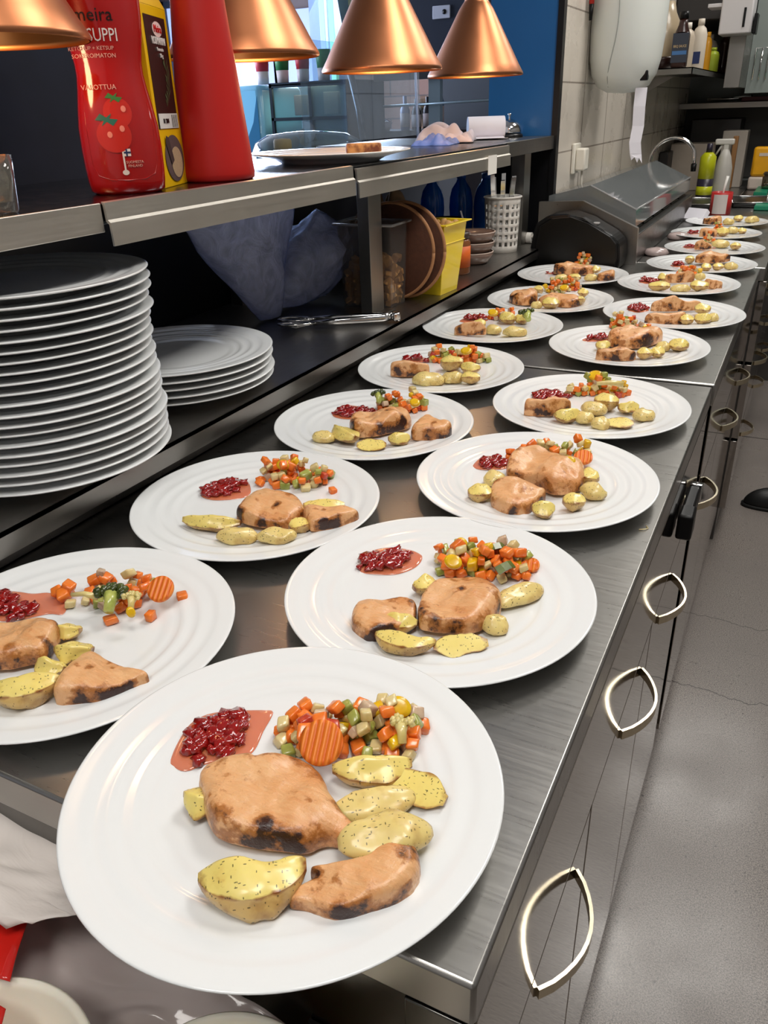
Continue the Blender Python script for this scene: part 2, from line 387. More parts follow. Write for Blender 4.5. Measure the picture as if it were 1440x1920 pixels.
# ================================================================ plates
PROF = [(0, .0100), (.040, .0100), (.078, .0100), (.083, .0104), (.087, .0116), (.092, .0119), (.096, .0119), (.099, .0131), (.102, .0143), (.105, .0144), (.109, .0142), (.113, .0144), (.116, .0155), (.119, .0164), (.122, .0164), (.127, .0162), (.131, .0167), (.134, .0177), (.137, .0184), (.142, .0187), (.147, .0193), (.1495, .0196), (.1507, .0192), (.1509, .0184), (.1500, .0175), (.146, .0166), (.135, .0140), (.118, .0105), (.104, .0070), (.096, .0030), (.092, .0004), (.090, 0), (.085, 0), (.082, .0022), (.070, .0026), (0, .0026)]
b = MB(); b.lathe(PROF, 128)
plate0 = b.obj('dinner_plate', PORC); _first = [True]
def plate(x, y, z, label, group, sc=1, rot=0, tilt=(0, 0)):
    if _first[0]: o = plate0; _first[0] = False
    else: o = plate0.copy(); C.objects.link(o)
    o.location = (x, y, z); o.scale = (sc, sc, 1); o.rotation_euler = (tilt[0], tilt[1], rot); tag(o, label, 'plate', group); return o
rng = random.Random(5)
for i in range(20):
    j = 19-i; t = j/19; wob = .0025
    x = -.803-.010*t+rng.uniform(-wob, wob)-(.004 if 8 < j < 15 else 0); y = .632+.018*t+rng.uniform(-wob, wob)
    lb = 'white dinner plate, %s in the tall stack on the ledge' % ('topmost' if i == 0 else NUM[i]+' from the top' if i < 19 else 'lowest')
    plate(x, y, ZL+.0002+j*.0109, lb, 'plates in the tall stack')
for i in range(5):
    j = 4-i; plate(-.842+rng.uniform(-.002, .002)+.002*(j % 2), .934+rng.uniform(-.002, .002), ZL+.0002+j*.0109, 'white dinner plate, %s in the short stack of five' % ('topmost' if i == 0 else NUM[i]+' from the top' if i < 4 else 'lowest'), 'plates in the short stack')
plate(-.815, 1.404, ZU, 'white dinner plate on the upper pass shelf with one piece of bread', None, 1)
# ================================================================ heat lamps
k = N('copper'); n1 = k.noise(9, 4); n2 = k.noise(60, 4)
k.set(Metallic=1, Base_Color=k.mix(k.g(n1, .2, .8), lin('b3724c'), lin('c07d56')), Roughness=k.g(n1, .3, .7, .33, .40)); COPPER = k.m
COPIN = mat('copper_inside', 'c98a55', .3, 1)
SHADE = [(.1300, -.003), (.1312, 0), (.1300, .004), (.118, .024), (.100, .057), (.080, .093), (.060, .129), (.046, .154), (.036, .168), (.031, .174), (.031, .179)]
lp = thing('heat_lamp', 'copper cone heat lamp, nearest of the four, cut by the left edge of the photo', 'heat lamp', (-.792, .648, 1.409), group='copper heat lamps above the pass')
b = MB(); b.lathe(SHADE, 96); b.obj('shade', COPPER, lp)
b = MB(); b.lathe([(r-.0016, z) for r, z in SHADE], 96); b.obj('shade_lining', COPIN, lp)
b = MB(); b.lathe([(0, .03), (.022, .036), (.034, .055), (.036, .075), (.026, .105), (.014, .125), (.014, .172), (0, .172)], 32); b.obj('bulb', mat('lamp_bulb', 'ffd9a0', .2, emit=2.2), lp)
AMB = mat('amber_copper', 'b0662a', .12, 1, coat=1)
b = MB(); b.lathe([(.0, .176), (.022, .176), (.0245, .180), (.0245, .200), (.021, .203), (.0245, .206), (.0245, .226), (.021, .229), (.0245, .232), (.0245, .262), (.012, .268), (.006, .275), (.006, .32), (0, .32)], 32); b.obj('stem', AMB, lp)
b = MB(); b.tube([(0, 0, .31), (0, 0, 1.28)], .0035, 8); b.obj('cord', mat('black_cord', '111111', .5), lp)
lp.scale = (.9, .9, .9); lp.location.z = 1.415
for i, (x, y) in enumerate(((-.826, 1.172), (-.792, 1.584), (-.792, 2.10))):
    dup(lp, (x, y, (1.420, 1.409, 1.409)[i]), label=['copper cone heat lamp second from the left edge of the photo, behind the red bottle', 'copper cone heat lamp above the plate with bread', 'farthest copper cone heat lamp, in front of the blue wall end'][i])
for i, (x, y) in enumerate(((-.792, .648), (-.826, 1.172), (-.792, 1.584), (-.792, 2.10))):
    l = bpy.data.lights.new('heat_lamp_glow', 'POINT'); l.energy = .7; l.color = (1, .66, .35); l.shadow_soft_size = .03
    o = bpy.data.objects.new('heat_lamp_glow', l); o.location = (x, y, 1.412); C.objects.link(o)

# ================================================================ on the upper shelf
# ketchup bottle
D0 = Vector((.745, -.667, 0)).normalized(); yawk = math.atan2(D0.y, D0.x)+PI/2
kb = thing('ketchup_bottle', 'red glossy ketchup bottle with tomatoes and white lettering at the shelf edge', 'bottle', (-.770, .815, ZU), yawk)
KP = [(.0, .0), (.040, .0), (.045, .004), (.0465, .014), (.0475, .03), (.0478, .05), (.0470, .075), (.0440, .095), (.0405, .115), (.0385, .13), (.0385, .142), (.0405, .155), (.0435, .172), (.0455, .190), (.0462, .21), (.044, .235), (.036, .262), (.024, .282), (.015, .29), (.015, .3), (0, .3)]
k = N('ketchup_plastic'); k.set(Base_Color=lin('a80a08'), Roughness=.12, Coat_Weight=.8, Coat_Roughness=.03, Subsurface_Weight=.15, Subsurface_Radius=(.01, .002, .001)); KET = k.m
b = MB(); b.lathe(KP, 96, sx=1.0, sy=.62); b.obj('bottle_body', KET, kb)
b = MB(); b.lathe([(0, .3), (.02, .3), (.021, .304), (.019, .335), (.01, .345), (0, .345)], 32); b.obj('cap', mat('red_cap', 'b3120d', .3), kb)
def kr(z):
    for (r0, z0), (r1, z1) in zip(KP[1:], KP[2:]):
        if z0 <= z <= z1 and z1 > z0: return r0+(r1-r0)*(z-z0)/(z1-z0)
    return .04
def onk(co, cx=0, cz=0, off=.0005):
    x = co.x+cx; z = co.y+cz; r = kr(z); q = max(-.97, min(.97, x/r)); return Vector((x, -r*.62*math.sqrt(1-q*q)-off-co.z, z))
WHT = mat('white_print', 'e9dfda', .4); BLK = mat('black_print', '1a0a08', .4)
text('meira', .019, BLK, kb, 'lettering', fn=lambda c: onk(c, -.011, .189))
text('KETSUPPI', .0185, WHT, kb, 'lettering', fn=lambda c: onk(c, -.016, .169), sx=.76)
text('KETCHUP + KETSUP', .0055, mat('pink_print', 'e8a79a', .4), kb, 'lettering', fn=lambda c: onk(c, -.018, .1565))
text('SOKEROIMATON', .0062, MATS['pink_print'], kb, 'lettering', fn=lambda c: onk(c, -.016, .149))
text('VALOTTUA', .0075, MATS['pink_print'], kb, 'lettering', fn=lambda c: onk(c, -.017, .117))
text('SUOMESTA\nFINLAND', .0042, MATS['pink_print'], kb, 'lettering', fn=lambda c: onk(c, .010, .034))
def decal(parent, name, poly, m, fn, off):
    """flat print laid on the surface, finely subdivided"""
    b = MB(); V, F = b.add([(x, y, 0) for x, y in poly], [tuple(range(len(poly)))], None, False)
    bmesh.ops.triangulate(b.bm, faces=b.bm.faces[:])
    for _ in range(2): bmesh.ops.subdivide_edges(b.bm, edges=b.bm.edges[:], cuts=1, use_grid_fill=True)
    for v in b.bm.verts: v.co = fn(v.co, off)
    return b.obj(name, m, parent, recalc=False)
circ = lambda cx, cy, rx, ry, n=24, a0=0: [(cx+rx*math.cos(2*PI*i/n+a0), cy+ry*math.sin(2*PI*i/n+a0)) for i in range(n)]
star = lambda cx, cy, r, n=6: [(cx+(r if i % 2 == 0 else r*.3)*math.cos(PI*i/n), cy+(r if i % 2 == 0 else r*.3)*.6*math.sin(PI*i/n)) for i in range(2*n)]
TOM = mat('tomato_print', 'c22a20', .25, coat=.5); LEAF = mat('leaf_print', '3c7a3a', .4); HL = mat('tomato_shine', 'e98c7c', .3)
kd = lambda c, off: onk(c, 0, 0, off)
decal(kb, 'tomato_print', circ(-.001, .090, .0165, .0165), TOM, kd, .0004)
decal(kb, 'leaf_print', star(-.003, .106, .010), LEAF, kd, .0007)
decal(kb, 'tomato_print', circ(-.009, .066, .020, .019), TOM, kd, .0009)
decal(kb, 'leaf_print', star(-.015, .083, .013), mat('leaf_print_dark', '2d6b5c', .4), kd, .0012)
for cx, cy in ((.006, .094), (.001, .073), (-.014, .067)): decal(kb, 'shine_print', circ(cx, cy, .003, .0035, 12), HL, kd, .0014)
for q in ([(-.0035, .051), (-.0015, .051), (-.0015, .028), (-.0035, .028)], circ(-.0025, .025, .004, .003, 14)): decal(kb, 'key_emblem', q, WHT, kd, .0008)
decal(kb, 'key_emblem', [(-.0015, .051), (.0065, .051), (.0065, .043), (-.0015, .043)], WHT, kd, .0008)
NAVY = mat('navy_print', '22305c', .4)
decal(kb, 'key_emblem', [(-.0015, .048), (.0065, .048), (.0065, .046), (-.0015, .046)], NAVY, kd, .0011); decal(kb, 'key_emblem', [(.0008, .051), (.0026, .051), (.0026, .043), (.0008, .043)], NAVY, kd, .0011)
# panel edge moulding on the bottle
pts = [onk(Vector((x, y, 0)), 0, 0, .0002) for x, y in [(-.036, .11), (-.039, .07), (-.039, .035), (-.034, .022), (-.02, .017), (0, .016), (.02, .017), (.033, .022), (.038, .035), (.039, .07), (.036, .10)]]
b = MB(); b.tube(pts, .0007, 6); b.obj('moulded_edge', KET, kb)

# yellow spice box
P0 = Vector((-.757, .868, 0)); P1 = Vector((-.792, .957, 0)); dv = (P1-P0); Lb = dv.length; yb = math.atan2(dv.y, dv.x)
YEL = mat('yellow_card', 'e8b60e', .35, var=.03); BKL = mat('dark_label', '1d1a17', .35)
bx = thing('spice_box', 'tall yellow spice carton with a dark rosemary label between the two red bottles', 'box', (P0.x, P0.y, ZU), yb)
# local x runs along the label face, local +y is towards the pass (away from viewer), -y faces the viewer
b = MB(); b.box(0, Lb, 0, .055, 0, .208, .001); b.add([(0, 0, .208), (Lb, 0, .208), (Lb, .055, .208), (0, .055, .208), (.0, .0275, .26), (Lb, .0275, .26)], [(0, 1, 5, 4), (2, 3, 4, 5), (0, 4, 3), (1, 2, 5)], None, False); b.obj('carton', YEL, bx)
def flat(name, x0, x1, z0, z1, m, off=.0006, par=bx): b = MB(); b.box(x0, x1, -off, -off+.0004, z0, z1); return b.obj(name, m, par, recalc=False)
flat('label_panel', .008, .085, .070, .197, BKL)
flat('price_label', .012, .085, .0705, .088, mat('label_white', 'd9d6d0', .5), .0012)
for i in range(9): flat('barcode', .060+i*.0024, .0612+i*.0024, .0715, .0865, MATS['label_white'] if i % 2 else BLK, .0016)
def onb(co, cx, cz): return Vector((co.x+cx, -.0014-co.z, co.y+cz))
b = MB(); b.prism(circ(0, 0, .017, .0085, 20), 0, .0004, M=T(.050, -.0010, .183) @ RX(90)); b.obj('logo_badge', mat('badge_white', 'e8c8c2', .4), bx)
text('Meira', .012, mat('red_print', 'c01818', .4), bx, 'lettering', fn=lambda c: onb(c, .050, .183)+Vector((0, -.0006, 0)))
text('ROSMARIINI', .012, WHT, bx, 'lettering', fn=lambda c: onb(c, .050, .170), sx=.75)
text('Rosmarin', .006, WHT, bx, 'lettering', fn=lambda c: onb(c, .052, .161)); text('50 g', .0065, WHT, bx, 'lettering', fn=lambda c: onb(c, .054, .154))
text('11 284', .008, BLK, bx, 'lettering', fn=lambda c: onb(c, .036, .079)+Vector((0, -.0004, 0)))
b = MB()
rg = random.Random(3)
for i in range(46):
    t = i/45; z = .095+t*.052; x = .052+.012*math.sin(t*3)+.006*t; a = rg.uniform(-1, 1)
    b.add([(x, -.0012, z), (x+.010*a, -.0013, z+.008), (x+.009*a+.001, -.0013, z+.0095)], [(0, 1, 2)], None, False)
b.obj('rosemary_print', mat('rosemary_print', '50603f', .5), bx, recalc=False)
b = MB(); b.prism(circ(0, 0, .036, .0285, 32), 0, .0004, M=T(.052, -.0008, .034) @ RX(90)); b.obj('bowl_print', mat('stone_print', '5a4a48', .6, var=.2, vs=300), bx)
b = MB(); b.prism(circ(0, 0, .022, .019, 28), 0, .0004, M=T(.058, -.0013, .029) @ RX(90)); b.obj('bowl_print', mat('spice_print', 'b79a78', .7, var=.3, vs=500), bx)
b = MB(); b.prism([(-.006, -.016), (.006, -.016), (.007, .014), (0, .02), (-.007, .014)], 0, .0004, M=T(.034, -.0018, .044) @ RX(90) @ RZ(25)); b.obj('pestle_print', mat('pestle_print', '3e3230', .6), bx)
# left side picture
b = MB(); b.prism(circ(0, 0, .022, .034, 28), 0, .0004, M=T(-.0006, .03, .17) @ RZ(-90) @ RX(90)); b.obj('food_print', mat('food_print', '7a4a2a', .5, var=.7, vs=120), bx)

# big red squeeze bottle
rb = thing('squeeze_bottle', 'tall matt red cone-shaped squeeze bottle beside the yellow carton', 'bottle', (-.775, 1.005, ZU))
RP = [(0, 0), (.050, 0), (.0535, .003), (.054, .010), (.0530, .02), (.047, .09), (.041, .16), (.036, .22), (.032, .27), (.030, .30), (.022, .315), (0, .318)]
b = MB(); b.lathe(RP, 72); b.obj('bottle_body', mat('matt_red', 'b51812', .42, var=.04, vs=20), rb)
b = MB(); b.lathe([(0, .316), (.024, .316), (.024, .335), (.010, .342), (.004, .39), (0, .39)], 32); b.obj('nozzle', mat('matt_red', 'c41a14'), rb)

# glass tumbler base at far left
g = MB(); g.lathe([(0, 0), (.026, 0), (.028, .004), (.030, .03), (.032, .055), (.0305, .055), (.028, .03), (.024, .012), (0, .010)], 40)
tag(g.obj('small_glass', clear('clear_glass', 'f0efe8', .04, .03), loc=(-.742, .583, ZU)), 'small clear glass standing at the left end of the upper shelf edge', 'glass')
# sleeve-folded receipt roll and cloths
k = mat('paper_white', 'e6e4ec', .8, var=.03)
r = thing('paper_roll', 'white paper receipt roll lying on the far end of the pass shelf', 'paper roll', (-.905, 2.50, 1.252+.031), math.radians(28))
b = MB(); b.tube([(-.055, 0, 0), (.055, 0, 0)], .031, 40); b.obj('roll', k, r)
b = MB(); b.ribbon([(0, -.02, -.024), (0, -.045, -.027), (0, -.08, -.0285), (0, -.11, -.026)], (1, 0, 0), .10, .0006); b.obj('loose_end', k, r)
def cloth(name, cx, cy, z, sx, sy, h, m, label, cat, seed, rz=0):
    b = MB(); n = 26; vs = []
    for i in range(n+1):
        for j in range(n+1):
            u, v = i/n*2-1, j/n*2-1; e = max(abs(u), abs(v))
            hh = h*(.25+.75*abs(noise.noise(Vector((u*1.6+seed, v*1.6, seed))))*1.6)*(1-e**4)
            vs.append(((u+.12*noise.noise(Vector((v*2, seed, 0))))*sx, (v+.12*noise.noise(Vector((u*2, 0, seed))))*sy, max(.001, hh)))
    b.add(vs, [(i*(n+1)+j, (i+1)*(n+1)+j, (i+1)*(n+1)+j+1, i*(n+1)+j+1) for i in range(n) for j in range(n)])
    b.add([(v[0], v[1], .0) for v in vs[::n*(n+1)]][:0], [])
    o = b.obj(name, m, loc=(cx, cy, z), rz=rz); md = o.modifiers.new('thick', 'SOLIDIFY'); md.thickness = .0012
    return tag(o, label, cat)
cloth('folded_cloth', -.93, 2.24, 1.256, .08, .085, .055, mat('cloth_white', 'c9c4cf', .9), 'crumpled white cloth on the far end of the pass shelf beside the paper roll', 'cloth', 2, .3)
cloth('blue_glove', -.885, 2.07, ZU, .05, .07, .035, mat('glove_blue', '6f8fe0', .5), 'crumpled blue disposable glove lying before the white cloth on the pass shelf', 'glove', 7, .2)
# bell
bl = thing('service_bell', 'chrome service bell on the short steel shelf by the blue wall', 'bell', (-.865, 2.60, 1.252))
b = MB(); b.lathe([(0, 0), (.042, 0), (.044, .004), (.040, .010), (.036, .012), (0, .012)], 40); b.obj('base', mat('black_base', '0e0e10', .3), bl)
b = MB(); b.lathe([(.038, .014), (.039, .017), (.034, .034), (.022, .046), (.008, .052), (0, .053)], 40); b.obj('dome', CHROME, bl)
b = MB(); b.lathe([(.003, .052), (.003, .060), (.006, .063), (.005, .067), (0, .068)], 20); b.obj('plunger', CHROME, bl)
# bread on the shelf plate
b = MB(); b.prism([(-.032, -.012), (.030, -.014), (.034, .004), (.012, .016), (-.020, .015), (-.034, .006)], 0, .018, bev=.004)
k2 = N('toast'); nz = k2.noise(60, 4); k2.set(Base_Color=k2.mix(k2.g(nz, .4, .62), lin('c98e4e'), lin('6e3517')), Roughness=.6); TOAST = k2.m
tag(b.obj('bread_piece', TOAST, loc=(-.755, 1.425, ZU+.0125), rz=.5), 'browned piece of bread on the plate on the upper shelf', 'bread')

# ================================================================ on the ledge
# croutons in a clear box
bxs = thing('clear_food_box', 'clear plastic food box filled with croutons behind the shelf post', 'container', (-.820, 1.572, ZL), math.radians(2))
CLR = clear('clear_plastic', 'dedad6', .05, .08)
def openbox(mb, wx, wy, h, t, taper=.9, rim=.008):
    def ring(s, z, ins): x, y = wx/2*s-ins, wy/2*s-ins; return [(-x, -y, z), (x, -y, z), (x, y, z), (-x, y, z)]
    R = [ring(taper, 0, 0), ring(1, h, 0), ring(1, h, -rim), ring(1, h+.003, -rim), ring(1, h+.003, t), ring(taper, t, t)]
    vs = sum(R, []); fs = [(3, 2, 1, 0)]+[(i*4+j, i*4+(j+1) % 4, i*4+4+(j+1) % 4, i*4+4+j) for i in range(5) for j in range(4)]+[(20, 21, 22, 23)]
    mb.add(vs, fs, None, False)
b = MB(); openbox(b, .125, .084, .17, .002); b.obj('box_walls', CLR, bxs)
b = MB(); b.tube([(-.069, -.048, .172), (.069, -.048, .172), (.069, .048, .172), (-.069, .048, .172), (-.069, -.048, .172)], .003, 8); b.obj('rim', clear('rim_plastic', 'e8e8e8', .25, .05), bxs)
CR_M = mat('crouton_crust', 'd6a462', .8, var=.35, vs=40)
b = MB(); b.box(-.008, .008, -.007, .007, -.006, .006, .002); cr0 = b.obj('crouton', CR_M); rg = random.Random(9); cnt = 0
lbl = 'small browned bread cube among the croutons in the clear box'
Mb = T(-.820, 1.572, ZL) @ RZ(2)
for lay in range(7):
    for i in range(6):
        for j in range(4):
            if lay > 4 and rg.random() < .45: continue
            p = Mb @ Vector((-.047+i*.0188+rg.uniform(-.002, .002), -.027+j*.018+rg.uniform(-.002, .002), .011+lay*.0145))
            o = cr0 if cnt == 0 else cr0.copy()
            if cnt: C.objects.link(o)
            o.location = p; o.rotation_euler = (rg.uniform(0, 3), rg.uniform(0, 3), rg.uniform(0, 3)); s_ = rg.uniform(.95, 1.2); o.scale = (s_, s_, s_)
            tag(o, lbl, 'crouton', 'croutons in the clear box'); cnt += 1
# cork mats
CORK = mat('cork', '4a2816', .85, var=.35, vs=90, bump=.3, bs=150)
for i, (x, y, lb) in enumerate(((-.805, 1.628, 'round brown cork mat standing on edge, the one nearer the clear food box'), (-.788, 1.650, 'round brown cork mat standing on edge, the one against the yellow tub'))):
    b = MB(); b.lathe([(0, -.004), (.098, -.004), (.1005, -.002), (.1005, .002), (.098, .004), (0, .004)], 64, M=RZ(4) @ RX(86))
    o = b.obj('cork_mat', CORK, loc=(x, y, ZL+.104)); b2 = MB(); b2.tube([(.1003*math.cos(a), .1003*math.sin(a), 0) for a in [2*PI*i/64 for i in range(65)]], .0042, 6, M=RZ(4) @ RX(86)); b2.obj('edge_band', mat('cork_edge', 'a5744c', .7), o)
    tag(o, lb, 'cork mat', 'cork mats behind the post')
# yellow tub
tb = thing('yellow_tub', 'square yellow plastic tub filled with nuts or bread beside the cork mats', 'tub', (-.757, 1.742, ZL), math.radians(-4))
b = MB(); openbox(b, .125, .115, .153, .002, .74, .009); b.box(-.060, .060, -.0565, .0565, .112, .114); o = b.obj('tub', mat('yellow_plastic', 'efd02a', .3, coat=.3, sss=.1), tb); md = o.modifiers.new('bevel', 'BEVEL'); md.width = .004; md.segments = 3
b = MB(); b.prism([(.05, -.03), (.085, -.012), (.085, .0), (.05, .03)], .166, .169); b.obj('pouring_lip', mat('yellow_plastic', ''), tb) if 0 else b.bm.free()
bm = MB(); bm.ico((0, 0, 0), .010, 2, (1.3, 1, .8), jit=.4); nut0 = bm.obj('bread_chunk', mat('bread_chunk', 'c99a5c', .8, var=.3, vs=60)); Mt = T(-.757, 1.742, ZL) @ RZ(-4); cnt = 0
for i in range(5):
    for j in range(5):
        o = nut0 if cnt == 0 else nut0.copy()
        if cnt: C.objects.link(o)
        o.location = Mt @ Vector((-.044+i*.022, -.040+j*.020, .138+rg.uniform(0, .012))); o.rotation_euler = (rg.uniform(0, 3), rg.uniform(0, 3), rg.uniform(0, 3))
        tag(o, 'light brown bread chunk in the yellow tub', 'bread', 'bread chunks in the yellow tub'); cnt += 1
b = MB(); b.box(-.041, .041, -.037, .037, .004, .130); tag(b.obj('bread_filling', MATS['bread_chunk'], loc=(-.757, 1.742, ZL), rz=math.radians(-4)), 'packed bread pieces filling the yellow tub below its top layer', 'bread', kind='stuff')
# orange jar
jr = thing('orange_jar', 'small jar with an orange label beside the yellow tub', 'jar', (-.775, 1.965, ZL))
b = MB(); b.lathe([(0, 0), (.026, 0), (.028, .004), (.028, .078), (.022, .088), (0, .088)], 32); b.obj('jar_body', mat('jar_brown', '7c4a2a', .2), jr)
b = MB(); b.lathe([(.0285, .018), (.0287, .018), (.0287, .070), (.0285, .070)], 32); b.obj('jar_label', mat('orange_label', 'd9641e', .5), jr)
b = MB(); b.lathe([(0, .088), (.025, .088), (.025, .102), (0, .103)], 32); b.obj('lid', mat('jar_lid', '3a2a22', .4), jr)
# stacked rimmed dishes
DSH = mat('glazed_brown', '7d675c', .25, var=.15, vs=20, coat=.4)
b = MB(); b.lathe([(0, 0), (.040, 0), (.045, .003), (.055, .018), (.058, .028), (.056, .029), (.052, .019), (.042, .006), (0, .005)], 56); ds = b.obj('glazed_dish', DSH)
b = MB(); b.lathe([(.0562, .0285), (.0584, .0282), (.058, .0308), (.0562, .0308)], 56); b.obj('dish_rim', mat('dish_rim', 'c6b2a4', .3), ds)
for i in range(3):
    o = ds if i == 0 else dup(ds); o.location = (-.80+.002*i, 2.125, ZL+.0005+.026*i); tag(o, 'small brown glazed dish, %s of the stack of three beside the cutlery holder' % ['lowest', 'middle', 'topmost'][i], 'dish', 'stacked brown dishes')
# perforated cutlery holder
ch = thing('cutlery_holder', 'white perforated cylinder holding cutlery handles on the ledge', 'cutlery holder', (-.79, 2.34, ZL))
b = MB(); R_, H_, NS, NR = .052, .15, 18, 6
def cyl(a, z, r=R_): r2 = r*(.9+.1*z/H_); return (r2*math.cos(a), r2*math.sin(a), z)
zs = [0, .012]+sum([[.018+i*.0205, .018+i*.0205+.012] for i in range(NR)], [])+[.15]
zs = sorted(set(zs)); vs = [cyl(2*PI*i/(NS*2), z) for z in zs for i in range(NS*2)]; fs = []
for a in range(len(zs)-1):
    hole = any(abs(zs[a]-(.018+i*.0205)) < 1e-6 for i in range(NR))
    for i in range(NS*2):
        if hole and i % 2 == 0: continue
        fs.append((a*NS*2+i, a*NS*2+(i+1) % (NS*2), (a+1)*NS*2+(i+1) % (NS*2), (a+1)*NS*2+i))
b.add(vs, fs); b.lathe([(0, .001), (.0465, .001)], 36)
o = b.obj('perforated_cup', mat('white_plastic', 'dcd8d0', .35), ch, recalc=False); md = o.modifiers.new('thick', 'SOLIDIFY'); md.thickness = .0015
b = MB(); b.tube([(.0535*math.cos(a), .0535*math.sin(a), .1505) for a in [2*PI*i/48 for i in range(49)]], .0025, 8); b.obj('rim', mat('white_plastic', ''), ch)
for i in range(8):
    a = 2*PI*i/8+.3; r = .022+.012*(i % 2); x, y = r*math.cos(a), r*math.sin(a)
    b = MB(); b.ribbon([(x*.4, y*.4, .006), (x, y, .12), (x*1.15, y*1.15, .17), (x*1.25, y*1.25, .195+.008*(i % 3))], (1, .35, .1), .012, .003)
    o = b.obj('cutlery', CHROME, loc=(-.79, 2.34, ZL)); tag(o, 'steel cutlery piece standing handle up in the white perforated holder', 'cutlery', 'cutlery in the white holder')
# dark cup, coffee pot lid
dc = thing('dark_cup', 'black cup with a pale bent stirrer behind the yellow tub', 'cup', (-.93, 2.25, ZL))
b = MB(); b.lathe([(0, 0), (.036, 0), (.046, .10), (.044, .10), (.034, .004), (0, .004)], 40); b.obj('cup', mat('black_plastic', ''), dc)
b = MB(); b.ribbon([(.05, 0, .0), (.057, 0, .05), (.052, 0, .10), (.045, 0, .12)], (0, 1, 0), .008, .002); b.obj('stirrer', mat('paper_white', ''), dc)
# blue water bottles behind
BLU = clear('blue_bottle', '2f7fd8', .45, .1); 
b = MB(); b.lathe([(0, 0), (.036, 0), (.038, .006), (.036, .03), (.038, .05), (.036, .075), (.038, .10), (.036, .13), (.030, .155), (.016, .175), (.013, .185), (0, .185)], 36); wb = b.obj('bottle_body', BLU)
wr = thing('water_bottle', 'blue plastic water bottle in the dark behind the dishes, leftmost of three', 'bottle', (-1.06, 2.45, ZL), group='blue water bottles'); wb.parent = wr
b = MB(); b.lathe([(0, .185), (.0145, .185), (.0145, .20), (0, .20)], 24); b.obj('cap', mat('blue_cap', '2c5fb8', .4), wr)
dup(wr, (-.99, 2.52, ZL), label='blue plastic water bottle in the dark, middle of three'); dup(wr, (-.91, 2.53, ZL), label='blue plastic water bottle in the dark, rightmost of three, behind the cutlery holder')
# brown paper bag above the corks
cloth('paper_bag', -.93, 1.86, ZL+.14, .055, .09, .09, mat('kraft_paper', '6b553c', .9, var=.2), 'crumpled brown paper bag lying behind the cork mats', 'paper bag', 4)
bb_ = slab('bread_crate', -1.05, -.88, 1.76, 1.97, ZL, ZL+.14, mat('dark_crate', '181413', .6), None); bb_['kind'] = ''; del bb_['kind']; tag(bb_, 'dark crate under the brown paper bag behind the cork mats', 'crate')
# white plug with cable at the ledge end
cp = thing('cable_plug', 'white plug and cable at the far end of the ledge', 'plug', (-.775, 2.50, ZL))
b = MB(); b.tube([(0, 0, .0165), (.03, 0, .0165)], .016, 20); b.obj('plug_head', mat('white_plastic', ''), cp)
b = MB(); b.tube([(.028, 0, .018), (.05, .01, .03), (.085, .03, .033), (.12, .05, .02), (.14, .06, .006)], .0045, 8); b.obj('cable', mat('white_plastic', ''), cp)
# tongs
tg = thing('serving_tongs', 'shiny steel serving tongs lying on the ledge below the crouton box', 'tongs', (-.80, 1.37, ZL+.012), math.radians(33))
for s_ in (-1, 1):
    pts = [(.115, 0, .0), (.09, .009*s_, 0), (.0, .017*s_, 0), (-.05, .019*s_, 0)]
    b = MB(); b.tube(pts, [.0045, .005, .0045, .0035], 10, flat=1.5); b.tube([(-.048, .019*s_, 0), (-.06, .028*s_, .001), (-.09, .034*s_, .002), (-.112, .030*s_, .002), (-.118, .020*s_, .002), (-.108, .011*s_, .001), (-.085, .009*s_, 0), (-.06, .013*s_, 0), (-.048, .019*s_, 0)], .0028, 8)
    for q in (.016, .022, .027): b.tube([(-.055, q*s_, .001), (-.085, q*s_, -.005), (-.112, q*s_, .001)], .0016, 6)
    b.obj('tong_arm', CHROME, tg)
b = MB(); b.cbox((.118, 0, 0), (.016, .020, .018), .004); b.obj('hinge', CHROME, tg)
# translucent plastic bag bundle
def shell(name, rings, m, parent, seg=40, amp=.02, seed=0, th=.0):
    b = MB(); vs = []
    for i, (c, rx, ry, ax) in enumerate(rings):
        for j in range(seg):
            a = 2*PI*j/seg; n = 1+amp*8*noise.noise(Vector((math.cos(a)*1.6+seed, math.sin(a)*1.6, i*.22)))+amp*5*abs(noise.noise(Vector((a*3.5, i*.3, seed))))
            vs.append((c[0]+rx*n*math.cos(a), c[1]+ry*n*math.sin(a), c[2]+ax*math.sin(a)))
    n = len(rings); fs = [(i*seg+j, i*seg+(j+1) % seg, (i+1)*seg+(j+1) % seg, (i+1)*seg+j) for i in range(n-1) for j in range(seg)]
    fs += [tuple(range(seg-1, -1, -1)), tuple((n-1)*seg+j for j in range(seg))]
    b.add(vs, fs); return b.obj(name, m, parent)
k = N('bag_film'); t_ = k.add('BsdfTransparent', {'Color': lin('dfe5f5')}); nz = k.noise(16, 5, None, .6, 2.2)
gl = k.add('BsdfGlossy', {'Color': lin('b9cdf5'), 'Roughness': .22}); df = k.add('BsdfTranslucent', {'Color': lin('e0e6ff')}); d2 = k.add('BsdfDiffuse', {'Color': lin('e2e8ff')})
a_ = k.add('MixShader', {0: .5, 1: df.outputs[0], 2: d2.outputs[0]}); m1 = k.add('MixShader', {0: k.g(nz, .35, .7, .5, .85), 1: t_.outputs[0], 2: a_.outputs[0]})
bp = k.add('Bump', {'Height': nz, 'Strength': .8, 'Distance': .01}); k.t.links.new(bp.outputs[0], gl.inputs['Normal']); k.t.links.new(bp.outputs[0], d2.inputs['Normal'])
m2 = k.add('MixShader', {0: k.skin(.05), 1: m1.outputs[0], 2: gl.outputs[0]}); k.t.links.new(m2.outputs[0], k.n['Material Output'].inputs[0]); BAG = k.m
pb = thing('plastic_bag', 'bluish translucent plastic bag hanging and slumping under the pass shelf', 'plastic bag', (0, 0, 0))
